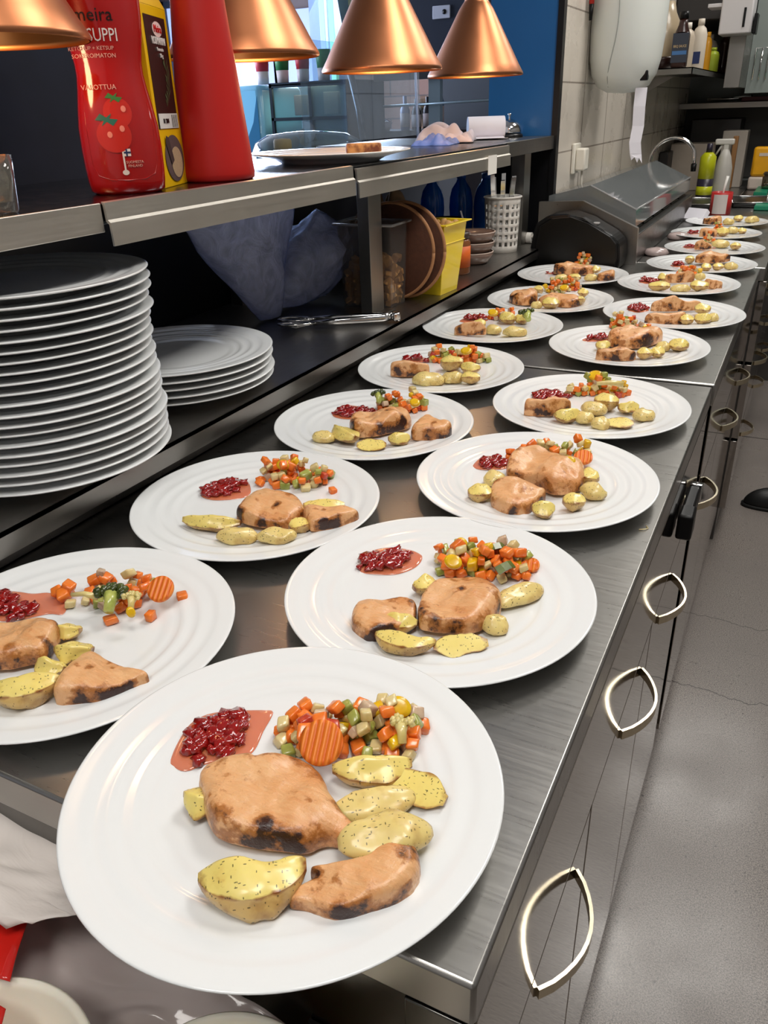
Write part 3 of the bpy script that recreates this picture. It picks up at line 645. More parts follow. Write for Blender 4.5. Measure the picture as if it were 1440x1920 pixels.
rings = [((-.985+.03*t, 1.30+.06*t, 1.225-.262*t), .07*(1-.80*t**1.5), .17*(1-.82*t**1.3), 0) for t in [i/12 for i in range(13)]]
shell('hanging_part', rings, BAG, pb, seed=1)
rings = [((-.945, 1.39+.27*t, .972+.035*t+.095*math.sin(t*1.9)), .022+.05*t-.01*t*t, .03, .022+.045*t) for t in [i/12 for i in range(13)]]
b = MB(); seg = 36; vs = []
for i in range(15):
    t = i/14; c = Vector((-.962+.02*t, 1.385+.20*t, .985+.10*t-.0*t)); R1 = (.012+.055*math.sin(min(1, t*1.15)*PI*.62))
    for j in range(seg):
        a = 2*PI*j/seg; n = 1+.28*noise.noise(Vector((math.cos(a)*2, math.sin(a)*2, i*.25)))+.15*abs(noise.noise(Vector((a*3, i*.3, 5))))
        vs.append((c.x+R1*n*math.cos(a), c.y-R1*.5*n*math.sin(a), max(ZL+.002, c.z+R1*n*math.sin(a))))
b.add(vs, [(i*seg+j, i*seg+(j+1) % seg, (i+1)*seg+(j+1) % seg, (i+1)*seg+j) for i in range(14) for j in range(seg)]+[tuple(range(seg)), tuple(14*seg+j for j in range(seg))])
b.obj('slumped_part', BAG, pb)

# ================================================================ bottom left: paper, wrap and white tubs on a low side table
st = thing('side_table', 'low dark side table under the parchment and white tubs', 'table', (0, 0, 0))
b = MB(); b.box(-.98, -.12, -.50, .235, .66, .685, .003); b.obj('table_top', DARKSTEEL, st)
for x in (-.95, -.15):
    for y in (-.47, .21): b = MB(); b.box(x-.015, x+.015, y-.015, y+.015, 0, .66); b.obj('leg', DARKSTEEL, st)
TUBW = mat('cream_plastic', 'ece6d6', .4, sss=.15)
def tub(name, x, y, z, r, h, label, sc=1, tilt=(0, 0)):
    b = MB(); b.lathe([(0, 0), (r*.82, 0), (r*.86, .004), (r*.97, h*.93), (r, h*.95), (r*1.03, h*.97), (r*1.03, h), (r, h+.002), (r*.95, h*.97), (r*.83, .006), (0, .006)], 72)
    o = b.obj(name, TUBW, loc=(x, y, z)); o.rotation_euler = (tilt[0], tilt[1], 0); return tag(o, label, 'tub')
tub('white_tub', -.365, .108, .692, .082, .112, 'cream plastic tub under the nearest plate, the one wrapped in clear film')
tub('white_tub', -.216, .168, .692, .072, .106, 'cream plastic tub under the front rim of the nearest plate, right one')
b = MB(); b.box(-.70, -.13, -.10, .232, .6855, .6875); tag(b.obj('paper_liner', mat('liner', 'd9cfc0', .7, var=.06)), 'pale paper lying under the cream tubs', 'paper')
k = N('parchment'); nz = k.noise(9, 5, None, .6, .8); k.set(Base_Color=k.mix(nz, lin('cfc4bd'), lin('ece5de')), Roughness=.55, Subsurface_Weight=.2, Subsurface_Radius=(.01, .01, .01)); k.bump(nz, .5, .01); PARCH = k.m
def sheet(name, corners, m, label, cat, amp, seed, n=36, th=.0006, curl=0):
    A, B_, Cc, Dd = [Vector(c) for c in corners]; b = MB(); vs = []
    for i in range(n+1):
        for j in range(n+1):
            u, v = i/n, j/n; p = A*(1-u)*(1-v)+B_*u*(1-v)+Cc*u*v+Dd*(1-u)*v
            f = noise.noise(Vector((u*2.2+seed, v*2.2, seed)))+.5*abs(noise.noise(Vector((u*5, v*5+seed, 1))))
            e = noise.noise(Vector((u*6, v*6, seed+3)))*.006
            vs.append(p+Vector((e, e, amp*f+curl*(u-.5)**2)))
    b.add(vs, [(i*(n+1)+j, (i+1)*(n+1)+j, (i+1)*(n+1)+j+1, i*(n+1)+j+1) for i in range(n) for j in range(n)])
    o = b.obj(name, m); md = o.modifiers.new('thick', 'SOLIDIFY'); md.thickness = th; return tag(o, label, cat)
sheet('parchment_sheet', [(-.62, .17, .84), (-.52, .30, .845), (-.325, .253, .838), (-.42, .20, .825)], PARCH, 'crumpled white parchment sheet hanging off the worktop at the left edge', 'paper', .010, 2)
FILM = clear('cling_film', 'e2d6d2', .62, .12)
sheet('cling_film', [(-.56, .06, .74), (-.50, .255, .775), (-.20, .255, .77), (-.27, .215, .735)], FILM, 'clear plastic wrap lying over the cream tubs', 'plastic wrap', .02, 5)
rp = thing('red_packet', 'red plastic packet with white lettering at the bottom left corner', 'packet', (0, 0, 0))
k = mat('red_film', 'c92018', .25, var=.12, vs=25, coat=.5)
def rsheet(corners, amp, seed):
    A, B_, Cc, Dd = [Vector(c) for c in corners]; b = MB(); n = 24; vs = []
    for i in range(n+1):
        for j in range(n+1):
            u, v = i/n, j/n; p = A*(1-u)*(1-v)+B_*u*(1-v)+Cc*u*v+Dd*(1-u)*v; vs.append(p+Vector((0, 0, amp*noise.noise(Vector((u*2+seed, v*2, 0))))))
    b.add(vs, [(i*(n+1)+j, (i+1)*(n+1)+j, (i+1)*(n+1)+j+1, i*(n+1)+j+1) for i in range(n) for j in range(n)]); o = b.obj('red_film', k, rp); md = o.modifiers.new('t', 'SOLIDIFY'); md.thickness = .001
rsheet([(-.60, .14, .81), (-.51, .255, .815), (-.425, .225, .818), (-.395, .178, .812)], .003, 1)
rsheet([(-.52, .07, .80), (-.46, .165, .808), (-.385, .165, .808), (-.345, .10, .80)], .003, 4)
text('Casa', .032, WHT, rp, 'lettering', M=T(-.447, .206, .829) @ RZ(-62))
text('Casa', .032, WHT, rp, 'lettering', M=T(-.415, .160, .8165) @ RZ(-62))
# ================================================================ far kitchen
# black toaster / contact grill
MATS['black_plastic'].node_tree.nodes['Principled BSDF'].inputs['Specular IOR Level'].default_value = .25
tr = thing('toaster', 'black rounded kitchen appliance standing on the worktop before the clear-lidded topping unit', 'appliance', (-.74, 2.40, .9))
BLP = MATS['black_plastic']
prof = [(.0, .0), (.262, .0), (.268, .03), (.262, .078), (.240, .100), (.165, .138), (.11, .156), (.05, .150), (.012, .125), (.0, .06)]
b = MB(); b.prism([(x, z) for x, z in prof], -.115, 0, M=T(.02, 0, 0) @ RX(90), bev=.010)
for v in b.bm.verts: pass
b.obj('housing', BLP, tr)
b = MB(); b.prism([(.02+x*.9, .008+z*.9) for x, z in prof], 0, .006, M=T(.02, -.001, 0) @ RX(90), bev=.002); b.obj('side_cover', mat('black_gloss', '020202', .35), tr)
b = MB(); b.cbox((.20, .03, .128), (.03, .02, .006), .002, M=None); b.obj('button_panel', mat('grey_button', '9a9a9a', .4), tr)
b = MB(); b.ribbon([(.12, .02, .15), (.17, .02, .142), (.23, .02, .112), (.27, .02, .085)], (0, 1, 0), .03, .006); b.obj('lid_strip', mat('black_gloss', ''), tr)
# topping unit with steel side and clear hood
su = thing('topping_unit', 'steel topping unit with a sloping clear plastic hood beside the tiled wall', 'food display', (0, 0, 0))
b = MB(); side = [(-.735, .9), (-.427, .9), (-.432, 1.005), (-.60, 1.078), (-.735, 1.074)]
b.prism([(x, z) for x, z in side], -2.545, -2.525, M=RX(90)); b.obj('side_panel', STEEL2, su)
b = MB(); b.box(-.735, -.432, 2.545, 3.75, .902, .985, .002); b.obj('steel_base', DARKSTEEL, su)
b = MB()
for i in range(6): b.box(-.70, -.46, 2.60+i*.19, 2.76+i*.19, .986, .99)
b.obj('pan_lids', mat('pan_dark', '3b3a38', .3, .8), su)
hood = [(-.60, 1.082), (-.44, 1.012)]
b = MB(); b.box(0, 0, 0, 0, 0, 0); b.bm.clear()
H1 = [(-.725, 1.085), (-.60, 1.115), (-.455, 1.048), (-.452, 1.0)]
vs = [(x, 2.60, z) for x, z in H1]+[(x, 3.78, z) for x, z in H1]
b.add(vs, [(i, i+1, 5+i, 4+i) for i in range(3)], None, False); b.add([(x, 2.60, z) for x, z in H1]+[(-.725, 2.60, 1.0)], [(0, 1, 2, 3, 4)], None, False)
o = b.obj('clear_hood', clear('hood_plastic', 'b7bcbd', .33, .06), su); md = o.modifiers.new('t', 'SOLIDIFY'); md.thickness = .004
b = MB(); b.tube([(-.60, 2.598, 1.116), (-.455, 2.598, 1.049)], .003, 8); b.tube([(-.455, 2.598, 1.049), (-.455, 3.78, 1.049)], .003, 8); b.obj('hood_edge', clear('rim_plastic', ''), su)
rg = random.Random(4)
# things near it: white card, onion/garlic-like pink lids
b = MB(); b.lathe([(0, 0), (.030, 0), (.040, .008), (.030, .020), (0, .026)], 32); ld = b.obj('small_dish', mat('pink_clear', 'b9a6a2', .15, coat=.5))
tag(ld, 'small pinkish glass dish on the worktop beside the steel topping unit', 'dish'); ld.location = (-.40, 2.72, .9)
o = ld.copy(); C.objects.link(o); o.location = (-.385, 3.08, .9); tag(o, 'small pinkish glass dish farther along beside the clear hood', 'dish')
b = MB(); b.box(-.045, .045, -.012, .012, 0, .05, .002, M=RX(-38)); tag(b.obj('white_card', mat('paper_white', ''), loc=(-.395, 3.55, .905), rz=-.55), 'folded white paper card on the worktop beside the red and white tin', 'card')
# tin with spoon
tn = thing('red_tin', 'red and white tin with a white spoon standing behind the farthest plate', 'tin', (-.325, 3.84, .9))
b = MB(); b.lathe([(0, 0), (.043, 0), (.043, .088), (.041, .088), (.041, .004), (0, .004)], 40); b.obj('tin_body', mat('tin_red', 'b32a2a', .35, coat=.3), tn)
b = MB()
vs = []; 
for i in range(13):
    a = math.radians(-130+i*6.5)
    for z in (.004, .080): vs.append((.0436*math.cos(a), .0436*math.sin(a), z))
b.add(vs, [(2*i, 2*i+2, 2*i+3, 2*i+1) for i in range(12)]); b.obj('paper_label', mat('tin_label', 'cfc6c2', .5), tn, recalc=False)
b = MB(); b.tube([(0, .01, .02), (.004, .0, .10), (.012, -.004, .15)], [.004, .004, .006], 10); b.obj('spoon', mat('spoon_white', 'f2f0ea', .3), tn)
# black pans behind
for i, (x, y, lb) in enumerate(((-.40, 4.12, 'black oven tray with metal rim behind the red tin, left one'), (-.22, 4.22, 'black oven tray with metal rim behind the red tin, right one'))):
    pn = thing('oven_tray', lb, 'tray', (x, y, .901), .1)
    b = MB(); b.box(-.09, .09, -.14, .14, 0, .02, .006); b.obj('tray', mat('tray_black', '161616', .3), pn)
    b = MB(); b.tube([(-.092, -.142, .022), (.092, -.142, .022), (.092, .142, .022), (-.092, .142, .022), (-.092, -.142, .022)], .003, 8); b.obj('rim', CHROME, pn)
# green cutting boards on a back run
slab_ = tag(slab('prep_bench', -.30, .9, 4.50, 5.2, .0, .90, DARKSTEEL, ''), 'dark steel prep bench at the far end of the kitchen', 'bench'); del slab_['kind']
GRN = mat('green_board', '0f7d5c', .4)
for i, (y0, y1, x0, x1, z, lb) in enumerate(((3.98, 4.10, -.20, .10, .902, 'green cutting board edge at the right frame side, lower one'), (4.6, 4.98, -.245, .2, .9015, 'green cutting board lying flat behind, upper one'))):
    b = MB(); b.box(x0, x1, y0, y1, z, z+.018, .003); tag(b.obj('cutting_board', GRN), lb, 'cutting board', 'green cutting boards')
# gooseneck tap
tp = thing('kitchen_tap', 'chrome gooseneck tap over the sink behind the clear hood', 'tap', (-.655, 3.95, .9))
pts = [(0, 0, 0), (0, 0, .18)]+[(.095-.095*math.cos(a), 0, .20+.095*math.sin(a)) for a in [PI*i/14 for i in range(13)]]+[(.186, 0, .205), (.187, 0, .185)]
b = MB(); b.tube(pts, .0085, 14); b.obj('spout', CHROME, tp)
b = MB(); b.lathe([(0, 0), (.026, 0), (.026, .03), (.016, .04), (0, .04)], 24); b.obj('tap_base', CHROME, tp)
b = MB(); b.lathe([(0, 0), (.011, 0), (.012, .03), (0, .03)], 16, M=T(.187, 0, .16)); b.obj('nozzle', mat('black_plastic', ''), tp)
b = MB(); b.tube([(0, 0, .035), (.03, -.04, .06)], .005, 8); b.obj('lever', CHROME, tp)
# bottles by the sink
gb = thing('detergent_bottle', 'yellow-green and dark detergent bottle by the sink', 'bottle', (-.475, 4.55, .9))
b = MB(); b.lathe([(0, 0), (.036, 0), (.038, .01), (.038, .085), (0, .085)], 32); b.obj('lower_label', mat('dark_violet', '2c2736', .35), gb)
b = MB(); b.lathe([(0, .085), (.038, .085), (.038, .185), (.020, .205), (0, .205)], 32); b.obj('body', mat('lime', 'b9bd1c', .3), gb)
b = MB(); b.lathe([(0, .205), (.015, .205), (.013, .245), (0, .245)], 20); b.obj('cap', MATS['dark_violet'], gb)
b = MB(); b.lathe([(.0385, .01), (.0387, .01), (.0387, .05), (.0385, .05)], 32); b.obj('band', MATS['lime'], gb)
sp = thing('spray_bottle', 'white spray bottle with grey trigger beside the detergent bottle', 'bottle', (-.405, 4.62, .9))
b = MB(); b.lathe([(0, 0), (.040, 0), (.043, .01), (.042, .13), (.030, .18), (.015, .215), (0, .215)], 32); b.obj('body', mat('spray_white', 'b5b1aa', .45), sp)
b = MB(); b.box(-.055, .035, -.014, .014, .235, .262, .006); b.box(-.012, .012, -.012, .012, .21, .24, .003); b.tube([(-.02, 0, .235), (-.045, 0, .19)], .005, 8); b.obj('trigger_head', mat('trigger_grey', 'c9c6bf', .45), sp)
# beige cardboard box, paper bags on the back run
for nm, x0, x1, y0, y1, z0, z1, m, lb, ct in (
  ('cardboard_box', -.705, -.50, 4.86, 5.08, .901, 1.13, mat('beige_card', '9d9184', .7, var=.1), 'beige cardboard box standing behind the gooseneck tap', 'box'),
  ('white_carton', -.47, -.345, 5.05, 5.2, .901, 1.185, mat('grey_card', 'a39b91', .7, var=.1), 'tall narrow pale carton against the back wall', 'carton'),
  ('brown_board', -.41, -.385, 5.0, 5.04, .901, 1.16, mat('board_brown', '8a6238', .6), 'narrow brown wooden board standing before the pale carton', 'board'),
  ('dark_canister', -.735, -.69, 4.7, 4.9, .901, 1.10, mat('dark_can', '221f1e', .4), 'dark canister beside the tiled wall behind the tap', 'canister'),
  ('black_appliance', -.66, -.40, 5.22, 5.5, .901, 1.24, mat('dark_can', ''), 'black appliance in the dark below the back shelf', 'appliance')):
    b = MB(); b.box(x0, x1, y0, y1, z0, z1, .004); tag(b.obj(nm, m), lb, ct)
b = MB(); b.box(-.596, -.572, 4.8585, 4.8595, 1.0, 1.02); 
b.bm.free()
# crumpled plastic by the tap
cloth('plastic_sheet', -.69, 3.86, .901, .04, .05, .12, clear('hazy', 'cdc6c4', .5, .2), 'crumpled clear plastic between the tiled wall and the tap', 'plastic wrap', 8)
# yellow packet and jar at the right edge
yp = thing('yellow_packet', 'yellow and white packet standing on the bench at the right edge of the photo', 'packet', (-.225, 4.95, .9005))
b = MB(); b.box(-.075, .12, -.03, .03, .0, .065, .012); b.obj('packet_base', mat('packet_pale', 'c7b9ae', .4), yp)
b = MB(); b.box(-.07, .12, -.028, .028, .065, .21, .014); b.obj('packet_top', mat('packet_yellow', 'e0a010', .3, var=.2, vs=18, coat=.3), yp)
b = MB(); b.box(-.04, .1, -.0295, -.0288, .165, .18); b.obj('packet_band', MATS['packet_pale'], yp)
b = MB(); b.lathe([(0, 0), (.05, 0), (.055, .01), (.055, .055), (.05, .06), (.05, .064), (.056, .068), (.05, .08), (0, .084)], 36); tag(b.obj('sugar_tin', mat('tin_metal', '9a8f7c', .25, .9), loc=(-.17, 4.80, .920)), 'round metal tin with lid before the yellow packet', 'tin')
b = MB(); b.lathe([(0, 0), (.03, 0), (.03, .004), (.005, .008), (.004, .075), (.025, .08), (.025, .085), (0, .085)], 24); tag(b.obj('steel_stand', CHROME, loc=(-.165, 4.3, .9)), 'small steel stand on the worktop at the right edge', 'stand')
# back shelf with odds and ends
b = MB(); b.box(-.74, .6, 5.2, 5.55, 1.292, 1.322, .002); tag(b.obj('back_shelf', STEEL2), 'long steel shelf on the far kitchen wall', 'shelf')
b = MB(); b.box(-.735, .5, 5.53, 5.548, .92, 1.29); tag(b.obj('splash_panel', mat('splash', '45433f', .5)), 'dark back panel below the long steel shelf', 'panel')
b = MB(); b.box(-.42, .0, 5.25, 5.45, 1.323, 1.345, .003); tag(b.obj('red_tray', mat('wine', '6e3b3d', .5)), 'flat wine-red tray on the long steel shelf', 'tray')
tl = thing('utensil_bundle', 'dark kitchen utensils lying on the long steel shelf', 'utensils', (-.50, 5.3, 1.324))
for q in range(3): b = MB(); b.tube([(-.10+.03*q, .02*q, .012), (.02+.02*q, .02*q-.03, .014), (.12, .03*q, .02)], [.010, .007, .014], 8); b.obj('utensil', mat('dark_can', '') if q else CHROME, tl)
# right: tall grey cabinet and white device
tc = thing('grey_cabinet', 'grey steel wall cabinet above the far bench at the top right', 'cabinet', (0, 0, 0))
b = MB(); b.box(-.46, -.388, 4.6, 5.0, 1.385, 1.64, .002); b.obj('side_post', STEEL2, tc)
b = MB(); b.box(-.388, .5, 4.95, 5.0, 1.36, 2.3, .002); b.obj('door_panel', mat('grey_door', '7f8783', .45, .2), tc)
b = MB(); b.tube([(-.36, 4.93, 1.42), (-.36, 4.93, 1.56), (-.30, 4.93, 1.56), (-.30, 4.93, 1.42)], .004, 8); b.tube([(-.33, 4.93, 1.42), (-.33, 4.93, 1.56)], .004, 8); b.obj('wire_rack', CHROME, tc)
wd = thing('white_device', 'white wall-mounted dispenser box with a dark slot above the sauce shelf', 'device', (0, 0, 0))
b = MB(); b.box(-.50, -.365, 4.45, 4.62, 1.60, 1.745, .006); b.box(-.56, -.50, 4.46, 4.6, 1.71, 1.725, .002); b.obj('housing', mat('device_white', 'c8c5c6', .4), wd)
b = MB(); b.box(-.402, -.392, 4.447, 4.4495, 1.625, 1.70); b.obj('slot', BLP, wd)
b = MB(); b.lathe([(.03, 0), (.036, .003), (.036, .02), (.03, .022)], 24, M=T(-.39, 4.5, 1.755) @ RY(90)); b.obj('ring', mat('device_white', ''), wd)
b = MB(); b.box(-.36, -.345, 4.5, 4.6, 1.60, 1.68, .003); b.obj('side_clip', BLP, wd)
b = MB(); b.box(-.735, -.42, 4.7, 5.5, 1.68, 2.2, .005); tag(b.obj('dark_oven', mat('dark_can', '')), 'dark appliance on the wall above the sauce shelf', 'appliance')
# wall shelf with sauces
ws = thing('wall_shelf', 'grey steel wall shelf carrying sauces beside the paper dispenser', 'shelf', (0, 0, 0))
b = MB(); b.box(-.738, -.50, 3.77, 5.25, 1.452, 1.456); b.box(-.504, -.50, 3.77, 5.25, 1.432, 1.456); b.box(-.738, -.50, 3.77, 3.774, 1.432, 1.456); b.obj('shelf_board', STEEL2, ws)
b = MB(); b.prism([(-.735, 1.43), (-.60, 1.43), (-.735, 1.36)], -4.0, -3.985, M=RX(90)); b.obj('bracket', STEEL2, ws)
ZS_ = 1.457
cj = thing('sauce_jug', 'large clear jug with a little dark sauce left on the wall shelf', 'jug', (-.665, 4.02, ZS_))
b = MB(); b.lathe([(0, 0), (.060, 0), (.066, .01), (.066, .16), (.040, .21), (.03, .25), (0, .25)], 40); b.obj('jug_body', mat('jug_plastic', 'a8977c', .3, var=.15, vs=14, coat=.2), cj)
b = MB(); b.lathe([(0, 0), (.0668, .003), (.0672, .04), (.066, .048), (0, .048)], 40); b.obj('sauce_rest', mat('dark_sauce', '2e1712', .3), cj)
sb = thing('steak_sauce_bottle', 'sauce bottle with a dark blue label on the wall shelf', 'bottle', (-.575, 3.90, ZS_))
b = MB(); b.box(-.030, .030, -.025, .025, 0, .13, .010); b.lathe([(.028, .128), (.018, .155), (.016, .175), (0, .175)], 24); b.obj('bottle_body', mat('dark_sauce', ''), sb)
b = MB(); b.box(-.031, .031, -.0262, -.0255, .02, .125); b.obj('label_panel', mat('slate_label', '2f3440', .5), sb)
text('BBQ SAUCE', .013, mat('gold_print', 'c6ab7c', .5), sb, 'lettering', M=T(0, -.0268, .078) @ RX(90), sx=.75)
b = MB(); b.box(-.028, .028, -.0268, -.0263, .048, .062); b.obj('blue_band', mat('label_blue', '3f6a9c', .5), sb)
b = MB(); b.lathe([(0, .175), (.018, .175), (.018, .20), (0, .20)], 20); b.obj('cap', BLP, sb)
for i, (x, y, h, r, m, lb) in enumerate((
  (-.60, 4.22, .17, .032, mat('clear_tub', 'b9ab98', .4), 'pale bag-like container beside the steak sauce on the wall shelf'),
  (-.565, 4.36, .19, .030, mat('pale_carton', 'c9bfb0', .5), 'tall pale carton in the middle of the sauce shelf'),
  (-.545, 4.52, .15, .018, mat('mustard', 'd99a1c', .35), 'slim mustard-yellow bottle on the sauce shelf'),
  (-.54, 4.74, .10, .028, mat('lime_pack', 'b5c93a', .4), 'lime green pack on the sauce shelf'),
  (-.585, 4.88, .16, .045, mat('white_pack', 'd2cdc6', .45), 'white canister with a dark print near the end of the sauce shelf'))):
    t_ = thing('sauce_bottle', lb, 'bottle', (x, y, ZS_))
    b = MB(); b.lathe([(0, 0), (r, 0), (r*1.05, .005), (r*1.05, h*.75), (r*.8, h*.88), (r*.45, h*.93), (r*.45, h*.95), (0, h*.95)], 28); b.obj('bottle_body', m, t_)
    b = MB(); b.lathe([(0, h*.95), (r*.5, h*.95), (r*.45, h*1.08), (0, h*1.08)], 20); b.obj('cap', m if i else mat('cap_pale', 'ddd6ca', .4), t_)
    if i in (1, 4): b = MB(); b.box(-r*.5, r*.5, -r*1.1, -r*1.06, h*.15, h*.4); b.obj('print', mat('navy_print', ''), t_)
pm = thing('pepper_mill', 'dark brown wooden pepper mill behind the sauces', 'pepper mill', (-.52, 5.0, ZS_))
b = MB(); b.lathe([(0, 0), (.028, 0), (.026, .03), (.018, .10), (.024, .13), (.024, .15), (.012, .158), (.026, .18), (.026, .20), (.010, .215), (0, .218)], 32); b.obj('mill_body', mat('dark_wood', '3c1f18', .3, coat=.3), pm)
# paper dispenser
pd = thing('paper_dispenser', 'large white rounded paper towel dispenser on the tiled wall', 'paper dispenser', (-.628, 3.08, 1.365))
DW = mat('dispenser_white', 'd9dcd6', .3, coat=.3, sss=.05)
b = MB(); pf = [(0, 0), (.05, .004), (.085, .022), (.105, .055), (.115, .10), (.120, .17), (.121, .26), (.118, .34), (.10, .40), (0, .41)]
b.lathe([(r, z) for r, z in pf], 64, sy=1.15)
for v in b.bm.verts: v.co.x = max(-.11, v.co.x)
b.obj('housing', DW, pd)
pts = []
for i in range(15):
    t = i/14; z = .02+.36*t; a = -1.95+.35*math.sin(t*PI*.9); r = [q for q in pf]; 
    for (r0, z0), (r1, z1) in zip(pf, pf[1:]):
        if z0 <= z <= z1: rr = r0+(r1-r0)*(z-z0)/(z1-z0)
    pts.append((rr*1.002*math.cos(a), rr*1.15*1.002*math.sin(a), z))
b = MB(); b.tube(pts, .0016, 6); b.obj('cover_seam', mat('seam_grey', '9fa39d', .5), pd)
b = MB(); b.cbox((.078, -.060, .050), (.026, .03, .03), .004, M=None); b.obj('paper_slot', BLP, pd)
b = MB()
b.ribbon([(.072, -.050, .015), (.072, -.053, -.04), (.074, -.05, -.10), (.070, -.055, -.15), (.076, -.055, -.185)], (1, .2, 0), .038, .001); 
b.add([(.057, -.058, -.185), (.095, -.051, -.185), (.100, -.053, -.215), (.089, -.055, -.198), (.084, -.055, -.213), (.074, -.058, -.195), (.064, -.058, -.205)], [(0, 1, 2, 3, 4, 5, 6)], None, False)
b.obj('paper_strip', mat('paper_white', ''), pd)
rc = thing('red_opener', 'red and black tool hanging above the paper dispenser at the top', 'tool', (-.735, 2.95, 1.62))
b = MB(); b.tube([(0.012, 0, .10), (.012, 0, .0)], [.012, .008], 12); b.obj('red_grip', mat('red_grip', 'c0261c', .4), rc)
b = MB(); b.tube([(.012, 0, .002), (.012, 0, -.045)], [.008, .005], 12); b.obj('black_tip', BLP, rc)
wsw = thing('wall_socket', 'cream wall socket with a plugged adapter on the tiled wall', 'socket', (-.739, 2.93, 1.165))
b = MB(); b.box(0, .012, -.04, .04, -.04, .055, .004); b.obj('plate', mat('socket_cream', 'e6e1d4', .4), wsw)
b = MB(); b.box(.012, .045, -.03, .025, -.03, .04, .006); b.obj('adapter', MATS['socket_cream'], wsw)
b = MB(); b.tube([(.03, 0, -.03), (.03, .01, -.10), (.02, .02, -.16)], .0035, 8); b.obj('cable', mat('cable_grey', 'b9b3a8', .5), wsw)
# shoe of somebody standing in the aisle, outside the frame
sh = thing('black_shoe', 'black work shoe on the grey floor at the right edge of the photo', 'shoe', (.115, 2.93, 0), .2)
b = MB(); out = []
for z, s_, yy in ((0.0, 1.0, 0), (.02, 1.03, 0), (.045, .95, .004), (.075, .75, .02)):
    out.append([(-.13*s_*math.cos(a)*(1 if math.cos(a) > 0 else 1.1)+yy, .048*s_*math.sin(a), z) for a in [2*PI*i/32 for i in range(32)]])
vs = sum(out, []); b.add(vs, [(i*32+j, i*32+(j+1) % 32, (i+1)*32+(j+1) % 32, (i+1)*32+j) for i in range(3) for j in range(32)]+[tuple(range(31, -1, -1)), tuple(96+j for j in range(32))]); o = b.obj('upper', mat('shoe_black', '0d0d0e', .45), sh); md = o.modifiers.new('s', 'SUBSURF'); md.levels = md.render_levels = 2
b = MB(); b.lathe([(0, 0), (1, 0), (1, .012), (0, .012)], 32, sx=.138, sy=.052); b.obj('sole', mat('sole_black', '050505', .7), sh)
# steel leg/wheel base opposite (grey cabinet low at right, far)
b = MB(); b.box(-.155, .25, 5.2, 5.5, 0, .5, .003); tag(b.obj('low_cabinet', STEEL2), 'pale grey steel cabinet end far down the aisle', 'cabinet')
# ================================================================ dining room seen through the pass
dc = thing('display_case', 'glass display case with bread and oranges on the dining-room counter', 'display case', (-2.98, 4.55, 0))
b = MB(); b.box(-.035, .58, -.1, .45, 0, 1.13, .004); b.obj('counter_base', mat('case_base', '2a3038', .4), dc)
CF = mat('case_frame', '3c454c', .3, .7)
b = MB()
for x in (.0, .27, .52): b.box(x, x+.018, -.1, -.08, 1.13, 1.50)
for z in (1.13, 1.305, 1.48): b.box(.0, .538, -.1, -.075, z, z+.016)
b.box(.0, .538, -.1, .35, 1.49, 1.505); b.box(.52, .538, -.1, .35, 1.13, 1.5); b.box(.0, .538, .34, .355, 1.13, 1.5); b.box(.01, .53, -.07, .34, 1.303, 1.309)
b.obj('frame', CF, dc)
b = MB(); b.box(.02, .52, -.092, -.089, 1.146, 1.48); b.obj('front_glass', clear('case_glass', 'cfe6ea', .10, .04), dc)
b = MB(); b.box(.30, .40, .02, .05, 1.33, 1.45, .004); b.box(.08, .17, .04, .07, 1.33, 1.44, .004); b.obj('inner_card', mat('card_brown', '6b5048', .6), dc)
o = tag((lambda q: (q.box(-2.66, -2.56, 4.50, 4.62, 1.147, 1.25, .02), q.obj('bread_loaf', mat('bread_chunk', '')))[1])(MB()), 'brown bread loaf inside the display case, lower right', 'bread')
for i, (x, z) in enumerate(((-2.93, 1.185), (-2.87, 1.187), (-2.80, 1.190), (-2.84, 1.225))):
    b = MB(); b.ico((0, 0, 0), .030, 3, jit=.05, seed=i); tag(b.obj('orange', mat('orange_skin', 'f08a1e', .45, bump=.1, bs=300), loc=(x, 4.52+.05*(i == 3), z)), 'small orange in the bottom of the display case', 'orange', 'oranges in the display case')
l = bpy.data.lights.new('display_case_fill', 'AREA'); l.energy = 2.2; l.color = (1, .86, .68); l.size = .4; l_ = bpy.data.objects.new('display_case_fill', l); l_.location = (-2.72, 4.62, 1.478); C.objects.link(l_)  # unseen fill lamp, added inside the case to brighten its contents
# light blue curved panel / fridge left of the case
fr_ = thing('drinks_cooler', 'pale blue glossy drinks cooler left of the display case', 'cooler', (-3.22, 4.5, 0))
b = MB(); b.box(-.22, .19, -.08, .4, 0, 1.50, .03); b.obj('cooler_body', mat('cooler_blue', '7fc3df', .25, coat=.5), fr_)
b = MB(); b.box(-.20, .02, -.085, -.079, 1.15, 1.46, .002); b.obj('cooler_window', mat('cooler_window', '57877c', .2, var=.5, vs=9), fr_)
b = MB(); b.prism([(.06, .9), (.17, .9), (.17, 1.44), (.13, 1.30), (.07, 1.20)], .081, .084, M=RX(90)); b.obj('cooler_panel', mat('cooler_teal', '2b6a8c', .25), fr_)
